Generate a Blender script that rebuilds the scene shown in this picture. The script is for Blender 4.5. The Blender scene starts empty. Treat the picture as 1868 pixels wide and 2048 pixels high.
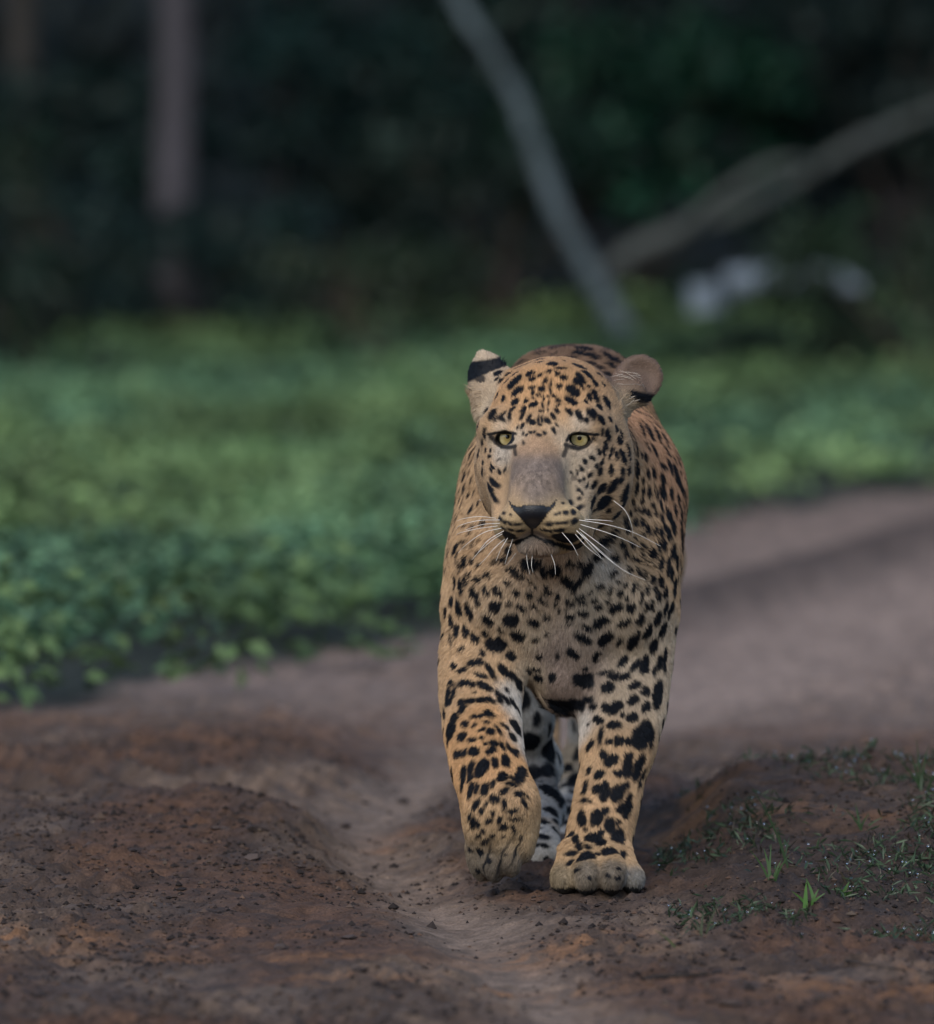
import bpy, math, random
import numpy as np
from mathutils import Vector, Matrix
from mathutils.bvhtree import BVHTree

R_ = math.radians
random.seed(7)
rng = np.random.default_rng(11)
scene = bpy.context.scene
col = scene.collection

# ------------------------------------------------------------------ camera
PW, PH = 1868.0, 2048.0            # photograph size, used to turn photo pixels into directions
CAM_H, CAM_D = 1.02, 13.0          # eye height and distance to the planted fore paw (m)
FPX = CAM_D / 0.00062              # focal length in photo pixels
PITCH = CAM_H / CAM_D - (1790 - PH / 2) / FPX
cam_d = bpy.data.cameras.new('camera')
cam = bpy.data.objects.new('camera', cam_d)
col.objects.link(cam)
cam.location = (0, -CAM_D, CAM_H)
cam.rotation_euler = (math.pi / 2 - PITCH, 0, 0)
cam_d.sensor_fit = 'HORIZONTAL'
cam_d.sensor_width = 36.0
cam_d.lens = 36.0 * FPX / PW
cam_d.clip_start = 0.5
cam_d.clip_end = 3000.0
cam_d.dof.use_dof = True
cam_d.dof.focus_distance = CAM_D - 0.20
cam_d.dof.aperture_fstop = (cam_d.lens / 1000.0) / 0.068
cam_d.dof.aperture_blades = 0
scene.camera = cam

# ------------------------------------------------------------------ sky and sun (soft early light)
SUN_EL, SUN_AZ = R_(38), R_(196)   # azimuth the light comes FROM, clockwise from +Y
world = bpy.data.worlds.new('World')
scene.world = world
world.use_nodes = True
wn = world.node_tree
bg = wn.nodes['Background']
sky = wn.nodes.new('ShaderNodeTexSky')
sky.sky_type = 'NISHITA'
sky.sun_disc = False
sky.sun_elevation = SUN_EL
sky.sun_rotation = SUN_AZ
sky.air_density = 1.0
sky.dust_density = 1.0
sky.ozone_density = 2.5
wn.links.new(sky.outputs['Color'], bg.inputs['Color'])
bg.inputs['Strength'].default_value = 0.14
sun_d = bpy.data.lights.new('sun', 'SUN')
sun_d.energy = 1.45
sun_d.angle = R_(36)
sun_d.color = (1.0, 0.91, 0.79)
sun = bpy.data.objects.new('sun', sun_d)
col.objects.link(sun)
sdir = Vector((math.sin(SUN_AZ) * math.cos(SUN_EL), math.cos(SUN_AZ) * math.cos(SUN_EL), math.sin(SUN_EL)))
sun.rotation_euler = sdir.to_track_quat('Z', 'Y').to_euler()
sun.location = sdir * 20

vs = scene.view_settings
vs.view_transform = 'Standard'
vs.look = 'None'
vs.exposure = 0.4
vs.gamma = 1.0
vs.use_curve_mapping = False
scene.render.engine = 'CYCLES'
scene.cycles.use_denoising = True
scene.cycles.max_bounces = 6
scene.cycles.diffuse_bounces = 3
scene.cycles.glossy_bounces = 3
scene.cycles.transparent_max_bounces = 8
scene.cycles_curves.shape = 'RIBBONS'
scene.render.hair_type = 'STRIP'

# ------------------------------------------------------------------ helpers
CP, SP = math.cos(PITCH), math.sin(PITCH)
def pxray(px, py):
    a = (np.asarray(px, float) - PW / 2) / FPX
    b = -(np.asarray(py, float) - PH / 2) / FPX
    return np.stack([a, CP + b * SP, -SP + b * CP], -1)
def W(px, py, y):
    """point seen at a photo pixel, at depth y behind the planted fore paw"""
    d = pxray(px, py)
    t = (y + CAM_D) / d[..., 1]
    return np.array([0, -CAM_D, CAM_H]) + d * t[..., None]
def PX(y):
    return 0.00062 * (CAM_D + y) / CAM_D
def toground(px, py, z=0.0):
    d = pxray(px, py)
    t = (z - CAM_H) / d[..., 2]
    return (np.array([0, -CAM_D, CAM_H]) + d * t[..., None])
def topx(p):
    p = np.asarray(p, float)
    q = p - np.array([0, -CAM_D, CAM_H])
    f = q[..., 1] * CP - q[..., 2] * SP
    u = q[..., 1] * SP + q[..., 2] * CP
    return PW / 2 + q[..., 0] / f * FPX, PH / 2 - u / f * FPX

def _hash(ix, iy, iz, seed):
    n = (ix.astype(np.int64) * 73856093) ^ (iy.astype(np.int64) * 19349663) ^ (iz.astype(np.int64) * 83492791) ^ (seed * 2654435761)
    n = (n ^ (n >> 13)) * 1274126177
    n = n & 0x7fffffff
    n = (n ^ (n >> 16)) & 0xffff
    return n.astype(np.float32) / 65535.0
def vnoise(p, seed=0):
    """value noise in -1..1 for points (...,3)"""
    p = np.asarray(p, np.float32)
    i = np.floor(p).astype(np.int64); f = p - i
    f = f * f * f * (f * (f * 6 - 15) + 10)
    out = 0
    for dx in (0, 1):
        wx = f[..., 0] if dx else 1 - f[..., 0]
        for dy in (0, 1):
            wy = f[..., 1] if dy else 1 - f[..., 1]
            for dz in (0, 1):
                wz = f[..., 2] if dz else 1 - f[..., 2]
                out = out + wx * wy * wz * _hash(i[..., 0] + dx, i[..., 1] + dy, i[..., 2] + dz, seed)
    return out * 2 - 1
def fbm(p, octv=4, seed=0, gain=0.5, lac=2.03):
    p = np.asarray(p, np.float32)
    s = 0; a = 1.0; t = 0
    for o in range(octv):
        s = s + a * vnoise(p, seed + o * 17); t += a
        a *= gain; p = p * lac + 5.31
    return s / t
def smooth(e0, e1, x):
    t = np.clip((x - e0) / (e1 - e0), 0, 1)
    return t * t * (3 - 2 * t)
def lerp(a, b, t):
    return a + (b - a) * t

def mesh_from(name, V, F, attrs=None, mat=None, smooth_=True):
    """V (n,3), F (m,k) -> mesh; attrs: {name: (n,3|4)} point colours"""
    me = bpy.data.meshes.new(name)
    V = np.asarray(V, np.float32); F = np.asarray(F, np.int32)
    n, m, k = len(V), len(F), F.shape[1]
    me.vertices.add(n); me.vertices.foreach_set('co', V.ravel())
    me.loops.add(m * k); me.loops.foreach_set('vertex_index', F.ravel())
    me.polygons.add(m)
    me.polygons.foreach_set('loop_start', np.arange(0, m * k, k, dtype=np.int32))
    me.polygons.foreach_set('loop_total', np.full(m, k, np.int32))
    me.polygons.foreach_set('use_smooth', np.full(m, smooth_, bool))
    me.update(calc_edges=True)
    for an, arr in (attrs or {}).items():
        arr = np.asarray(arr, np.float32)
        if arr.shape[1] == 3:
            arr = np.concatenate([arr, np.ones((n, 1), np.float32)], 1)
        a = me.color_attributes.new(an, 'FLOAT_COLOR', 'POINT')
        a.data.foreach_set('color', arr.ravel())
    if mat: me.materials.append(mat)
    return me
def obj(name, data, parent=None, loc=None):
    o = bpy.data.objects.new(name, data)
    col.objects.link(o)
    if parent is not None: o.parent = parent
    if loc is not None: o.location = loc
    return o
def tag(o, label=None, cat=None, group=None, kind=None):
    if label: o['label'] = label
    if cat: o['category'] = cat
    if group: o['group'] = group
    if kind: o['kind'] = kind
    return o

def mat_new(name):
    m = bpy.data.materials.new(name); m.use_nodes = True
    nt = m.node_tree
    return m, nt, nt.nodes['Principled BSDF']
def mat_attr(name, attr='col', rough=0.8, spec=0.3, bump=None, noise=None):
    """principled material whose base colour comes from a colour attribute, with optional fine noise on colour and bump"""
    m, nt, b = mat_new(name)
    a = nt.nodes.new('ShaderNodeAttribute'); a.attribute_name = attr
    src = a.outputs['Color']
    if noise:
        sc_, lo, hi = noise
        tc = nt.nodes.new('ShaderNodeTexCoord')
        nz = nt.nodes.new('ShaderNodeTexNoise'); nz.inputs['Scale'].default_value = sc_; nz.inputs['Detail'].default_value = 6
        nt.links.new(tc.outputs['Object'], nz.inputs['Vector'])
        mr = nt.nodes.new('ShaderNodeMapRange'); mr.inputs['From Min'].default_value = .3; mr.inputs['From Max'].default_value = .7
        mr.inputs['To Min'].default_value = lo; mr.inputs['To Max'].default_value = hi
        nt.links.new(nz.outputs['Fac'], mr.inputs['Value'])
        mx = nt.nodes.new('ShaderNodeVectorMath'); mx.operation = 'SCALE'
        nt.links.new(src, mx.inputs[0]); nt.links.new(mr.outputs[0], mx.inputs['Scale'])
        src = mx.outputs[0]
        if bump:
            bp = nt.nodes.new('ShaderNodeBump'); bp.inputs['Strength'].default_value = bump[0]; bp.inputs['Distance'].default_value = bump[1]
            nt.links.new(nz.outputs['Fac'], bp.inputs['Height']); nt.links.new(bp.outputs[0], b.inputs['Normal'])
    nt.links.new(src, b.inputs['Base Color'])
    b.inputs['Roughness'].default_value = rough
    b.inputs['Specular IOR Level'].default_value = spec
    return m
# ================================================================== LEOPARD
LEO0 = np.array([0.12, 0.45, 0.0])
leo = obj('leopard', None, loc=tuple(LEO0))
leo.empty_display_size = 0.2
tag(leo, 'spotted orange leopard walking along the dirt track with one fore paw lifted', 'leopard')

# ---- implicit body on a rectilinear grid (fine at the head, coarser behind)
gx = np.arange(-0.075, 0.305, 0.0022)
gy = np.concatenate([np.arange(-0.325, 0.03, 0.0022), np.arange(0.03, 0.28, 0.0036), np.arange(0.28, 1.62, 0.009)])
gz = np.concatenate([np.arange(-0.012, 0.40, 0.0032), np.arange(0.40, 0.80, 0.0022)])
FLD = np.full((len(gx), len(gy), len(gz)), 0.5, np.float32)

def _box(lo, hi):
    s = []
    for g, a, b in zip((gx, gy, gz), lo, hi):
        i0 = max(int(np.searchsorted(g, a)) - 1, 0); i1 = min(int(np.searchsorted(g, b)) + 1, len(g))
        s.append(slice(i0, max(i1, i0)))
    return tuple(s)
def _pts(s):
    return (gx[s[0]].astype(np.float32)[:, None, None], gy[s[1]].astype(np.float32)[None, :, None], gz[s[2]].astype(np.float32)[None, None, :])
def _merge(s, d, k, sub=False):
    a = FLD[s]
    if sub:
        h = np.maximum(k - np.abs(a + d), 0) / k
        FLD[s] = np.maximum(a, -d) + h * h * k * 0.25
    else:
        h = np.maximum(k - np.abs(a - d), 0) / k
        FLD[s] = np.minimum(a, d) - h * h * k * 0.25
def cone(a, b, ra, rb, k=0.03, sub=False):
    a = np.asarray(a, np.float32); b = np.asarray(b, np.float32)
    m = max(k, 0.012) + 0.012
    s = _box(np.minimum(a - ra, b - rb) - m, np.maximum(a + ra, b + rb) + m)
    X, Y, Z = _pts(s)
    ab = b - a; L = float(ab @ ab) + 1e-12
    t = np.clip(((X - a[0]) * ab[0] + (Y - a[1]) * ab[1] + (Z - a[2]) * ab[2]) / L, 0, 1)
    d = np.sqrt((X - a[0] - t * ab[0]) ** 2 + (Y - a[1] - t * ab[1]) ** 2 + (Z - a[2] - t * ab[2]) ** 2) - (ra + t * (rb - ra))
    _merge(s, d, k, sub)
def ell(c, r, k=0.03, rot=None, sub=False):
    """ellipsoid; rot = (rx,ry,rz) degrees"""
    c = np.asarray(c, np.float32); r = np.asarray(r, np.float32)
    m = max(k, 0.012) + 0.012
    ext = r if rot is None else np.full(3, r.max())
    s = _box(c - ext - m, c + ext + m)
    X, Y, Z = _pts(s)
    x, y, z = X - c[0], Y - c[1], Z - c[2]
    if rot is not None:
        from mathutils import Euler
        M = np.array(Euler([R_(v) for v in rot]).to_matrix()).T
        x, y, z = (M[0, 0] * x + M[0, 1] * y + M[0, 2] * z, M[1, 0] * x + M[1, 1] * y + M[1, 2] * z, M[2, 0] * x + M[2, 1] * y + M[2, 2] * z)
    k0 = np.sqrt((x / r[0]) ** 2 + (y / r[1]) ** 2 + (z / r[2]) ** 2)
    k1 = np.sqrt((x / r[0] ** 2) ** 2 + (y / r[1] ** 2) ** 2 + (z / r[2] ** 2) ** 2) + 1e-9
    _merge(s, k0 * (k0 - 1) / k1, k, sub)
def E(px, py, y, rx, ry, rz, k=0.03, rot=None, sub=False):
    u = PX(y)
    ell(W(px, py, y), (rx * u, ry, rz * u), k, rot, sub)
def C(pts, k=0.03, sub=False):
    """chain of (px,py,y,r_px)"""
    for p, q in zip(pts[:-1], pts[1:]):
        cone(W(*p[:3]), W(*q[:3]), p[3] * PX(p[2]), q[3] * PX(q[2]), k, sub)

# torso, hump, neck
ell((0.135, 0.78, 0.455), (0.135, 0.52, 0.165), .06)
ell((0.13, 1.12, 0.45), (0.125, 0.22, 0.17), .06)
E(1145, 872, .43, 150, .20, 172, .06)
C([(1085, 770, .40, 42), (1050, 930, .34, 60)], .06)
C([(1205, 770, .40, 42), (1260, 930, .34, 60)], .06)
E(1148, 1000, .26, 212, .16, 190, .06)
C([(1122, 915, .02, 135), (1140, 985, .20, 185)], .08)
E(1122, 1120, .17, 200, .15, 150, .06)
# shoulders and chest
E(982, 1195, .15, 84, .12, 140, .05)
E(1262, 1185, .15, 84, .12, 150, .05)
E(1128, 1255, .13, 92, .10, 150, .06)
E(1140, 1345, .17, 58, .10, 68, .03)
C([(1112, 1180, .02, 10), (1108, 1330, .045, 12)], .05, True)
# planted foreleg (image right)
C([(1262, 1240, .15, 80), (1252, 1340, .13, 76), (1246, 1420, .10, 71), (1234, 1500, .07, 60), (1214, 1600, .04, 52), (1197, 1680, .02, 51), (1190, 1722, .005, 55)], .035)
ell(W(1200, 1740, .0), (.042, .05, .030), .02)
for tx, ty, ty2, ry, rx, rz in ((1130, 1760, -.026, .032, 25, 28), (1174, 1753, -.056, .036, 26, 35), (1222, 1753, -.056, .036, 26, 35), (1264, 1762, -.022, .032, 22, 26)):
    E(tx, ty, ty2, rx + 1, ry + .002, rz + 1, .009)
C([(1140, 1705, -.01, 24), (1131, 1750, -.03, 23)], .015)
for tx in (1174, 1222):
    C([(tx * .6 + 1192 * .4, 1695, -.012, 22), (tx, 1740, -.048, 25)], .012)
C([(1238, 1705, -.005, 22), (1262, 1752, -.022, 21)], .012)
# lifted foreleg (image left)
C([(975, 1230, .14, 80), (958, 1330, .10, 66), (960, 1400, .07, 65), (966, 1470, .03, 63), (978, 1540, -.01, 60), (1000, 1610, -.045, 58), (1003, 1655, -.04, 56), (998, 1700, -.015, 52)], .035)
E(1028, 1600, -.055, 28, .028, 32, .03)
for tx, ty, ty2, rx, rz in ((956, 1716, -.022, 23, 46), (985, 1722, -.050, 25, 42), (1016, 1708, -.060, 26, 46), (1044, 1682, -.052, 21, 42)):
    E(tx, ty, ty2, rx, .024, rz, .008, (0, -12, 0))
E(975, 1735, .02, 30, .03, 26, .02)
# hind legs
C([(1030, 1120, .95, 130), (1005, 1330, .52, 90), (1048, 1440, .50, 44), (1072, 1530, .56, 38), (1082, 1620, .44, 33), (1088, 1700, .30, 32)], .04)
for tx, ty, ty2, rx, rz in ((1066, 1738, .235, 20, 24), (1090, 1738, .225, 19, 26), (1114, 1738, .24, 19, 24)):
    E(tx, ty, ty2, rx, .03, rz, .008)
C([(1240, 1120, 1.1, 130), (1225, 1330, .95, 86), (1190, 1440, 1.10, 38), (1160, 1540, 1.12, 31), (1126, 1640, .95, 28), (1116, 1672, .88, 30)], .04)
for tx in (1098, 1120, 1142):
    E(tx, 1690, .84, 17, .035, 20, .008)
# tail hanging behind
C([(1135, 1000, 1.30, 42), (1105, 1120, 1.44, 32), (1097, 1350, 1.48, 24), (1097, 1560, 1.46, 22), (1099, 1640, 1.40, 20)], .04)

# ---- head
E(1112, 818, -.045, 126, .108, 104, .03)
E(1110, 892, -.065, 143, .098, 92, .04)
E(1203, 965, -.095, 56, .06, 74, .04)
E(1003, 955, -.082, 46, .06, 70, .04)
E(1098, 1018, -.12, 100, .09, 76, .04)
C([(1076, 815, -.112, 42), (1062, 900, -.162, 37), (1049, 985, -.224, 36)], .05)
C([(1116, 815, -.114, 42), (1100, 900, -.166, 37), (1090, 985, -.228, 36)], .05)
E(1074, 940, -.190, 40, .026, 60, .03)
# brow and orbit
E(1012, 858, -.124, 46, .044, 30, .025)
E(1162, 856, -.134, 52, .044, 30, .025)
C([(1030, 850, -.160, 12), (995, 846, -.148, 14), (975, 858, -.125, 10)], .02)
C([(1135, 850, -.168, 12), (1170, 844, -.160, 14), (1196, 852, -.140, 10)], .02)
E(1158, 940, -.150, 44, .035, 40, .035)
E(1016, 942, -.138, 34, .035, 40, .035)
# muzzle
E(1032, 1034, -.220, 42, .044, 40, .014)
E(1118, 1036, -.224, 56, .046, 42, .014)
E(1140, 1056, -.203, 32, .036, 30, .018)
E(1014, 1054, -.203, 25, .034, 28, .018)
E(1124, 1000, -.190, 48, .045, 40, .03)
E(1024, 1000, -.185, 34, .045, 40, .03)
E(1066, 1006, -.240, 44, .030, 26, .015)
E(1066, 1022, -.255, 30, .016, 17, .008)
E(1077, 1091, -.202, 42, .034, 21, .012)
E(1108, 1066, -.160, 72, .050, 38, .02)
E(998, 985, -.218, 14, .016, 40, .03, None, True)
E(1152, 972, -.226, 12, .014, 40, .03, None, True)
# mouth groove, nostrils and philtrum
C([(1064, 1053, -.270, 3.0), (1064, 1071, -.262, 3)], .004, True)
C([(1064, 1070, -.262, 4), (1044, 1080, -.250, 4), (1012, 1090, -.220, 5)], .006, True)
C([(1064, 1070, -.262, 4), (1092, 1082, -.252, 4), (1130, 1092, -.226, 5), (1160, 1100, -.19, 5)], .006, True)
C([(1040, 1019, -.272, 5), (1030, 1010, -.266, 4)], .004, True)
C([(1092, 1019, -.274, 5), (1103, 1010, -.268, 4)], .004, True)
# ears
def ear(c, r, rot, k, cup, cup_r):
    ell(c, r, k, rot)
    ell(np.asarray(c) + np.asarray(cup), cup_r, .006, rot, sub=True)
ear(W(1277, 757, -.020), (.031, .012, .029), (0, -30, 12), .014, (.004, -.011, .002), (.026, .011, .024))
C([(1230, 800, -.035, 30), (1262, 780, -.025, 26)], .02)
ear(W(973, 750, -.005), (.026, .011, .028), (0, 30, -28), .016, (-.008, .010, -.004), (.020, .009, .025))
C([(1005, 785, -.03, 34), (975, 768, -.012, 20)], .025)
C([(966, 782, -.014, 13), (975, 812, -.035, 16), (985, 845, -.06, 22)], .02)
C([(972, 728, -.005, 15), (963, 707, -.002, 5)], .012)

# eyes: lens-shaped openings
EYES = [(W(1012, 874, -.147), .0165), (W(1158, 873, -.1585), .0175)]
def eye_open(c, w, h, tilt):
    # almond: intersection of two spheres' worth of height, pushed through the skin
    e = np.asarray(c) + np.array([0, -.013, 0])
    ell(e, (w, .024, h), .004, (0, tilt, 0), sub=True)
eye_open(W(1010, 877, -.160), .0130, .0092, -14)
eye_open(W(1159, 879, -.172), .0146, .0090, 8)
C([(985, 867, -.150, 5), (1008, 860, -.1650, 5), (1031, 866, -.1665, 4)], .006)
C([(1134, 868, -.1775, 4), (1160, 862, -.1785, 5), (1187, 868, -.1645, 5)], .006)

# ---- naive surface nets
def surface_nets(F, gx, gy, gz):
    ins = F < 0
    c = [(i, j, k) for i in (0, 1) for j in (0, 1) for k in (0, 1)]
    nx, ny, nz = F.shape
    sl = lambda o, n: slice(o, n - 1 + o)
    cnt = np.zeros((nx - 1, ny - 1, nz - 1), np.uint8)
    for i, j, k in c:
        cnt += ins[sl(i, nx), sl(j, ny), sl(k, nz)]
    I, J, K = np.nonzero((cnt > 0) & (cnt < 8))
    n = len(I)
    P = np.zeros((n, 3)); N = np.zeros(n)
    G = (gx, gy, gz)
    for a in c:
        for ax in range(3):
            if a[ax]: continue
            b = list(a); b[ax] = 1
            ia, ja, ka = I + a[0], J + a[1], K + a[2]
            ib, jb, kb = I + b[0], J + b[1], K + b[2]
            va, vb = F[ia, ja, ka], F[ib, jb, kb]
            m = (va < 0) != (vb < 0)
            t = np.where(m, va / np.where(m, va - vb, 1), 0)
            pa = np.stack([gx[ia], gy[ja], gz[ka]], 1); pb = np.stack([gx[ib], gy[jb], gz[kb]], 1)
            P += np.where(m[:, None], pa + t[:, None] * (pb - pa), 0); N += m
    P /= N[:, None]
    idx = np.full((nx - 1, ny - 1, nz - 1), -1, np.int32)
    idx[I, J, K] = np.arange(n)
    quads = []
    for ax in range(3):
        A = [slice(1, -1)] * 3; B = [slice(1, -1)] * 3
        A[ax] = slice(0, -1); B[ax] = slice(1, None)
        sa, sb = ins[tuple(A)], ins[tuple(B)]
        i, j, k = np.nonzero(sa != sb)
        flip = sa[i, j, k]
        q = [i + 1, j + 1, k + 1]; q[ax] = [i, j, k][ax]
        u, v = [(1, 2), (2, 0), (0, 1)][ax]
        def at(du, dv):
            w = [q[0].copy(), q[1].copy(), q[2].copy()]
            w[u] = w[u] - du; w[v] = w[v] - dv
            return idx[w[0], w[1], w[2]]
        Q = np.stack([at(1, 1), at(0, 1), at(0, 0), at(1, 0)], 1)
        Q[~flip] = Q[~flip][:, ::-1]
        quads.append(Q)
    Q = np.concatenate(quads)
    return P, Q[(Q >= 0).all(1)]
BV, BQ = surface_nets(FLD, gx, gy, gz)
# keep the largest connected shell only
par = np.arange(len(BV))
for it in range(200):
    mn = par[BQ].min(1)
    new = par.copy()
    for c_ in range(4): np.minimum.at(new, BQ[:, c_], mn)
    new = new[new]
    if (new == par).all(): break
    par = new
root_id = np.bincount(par).argmax()
keepv = par == root_id
remap = np.cumsum(keepv) - 1
BQ = remap[BQ[keepv[BQ].all(1)]]; BV = BV[keepv]
def vnormals(V, Q):
    d1 = V[Q[:, 2]] - V[Q[:, 0]]; d2 = V[Q[:, 3]] - V[Q[:, 1]]
    fn = np.cross(d1, d2); n = np.zeros_like(V)
    for c_ in range(4): np.add.at(n, Q[:, c_], fn)
    return n / (np.linalg.norm(n, axis=1, keepdims=True) + 1e-12)
# light smoothing of the grid steps
for it in range(3):
    acc = np.zeros_like(BV); ct = np.zeros(len(BV))
    for c_ in range(4):
        np.add.at(acc, BQ[:, c_], BV[BQ[:, (c_ + 1) % 4]] + BV[BQ[:, (c_ + 3) % 4]]); np.add.at(ct, BQ[:, c_], 2)
    BV = BV + (0.5 if it != 1 else -0.3) * (acc / ct[:, None] - BV)
BN = vnormals(BV, BQ)
print('leopard body', len(BV), len(BQ))
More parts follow.
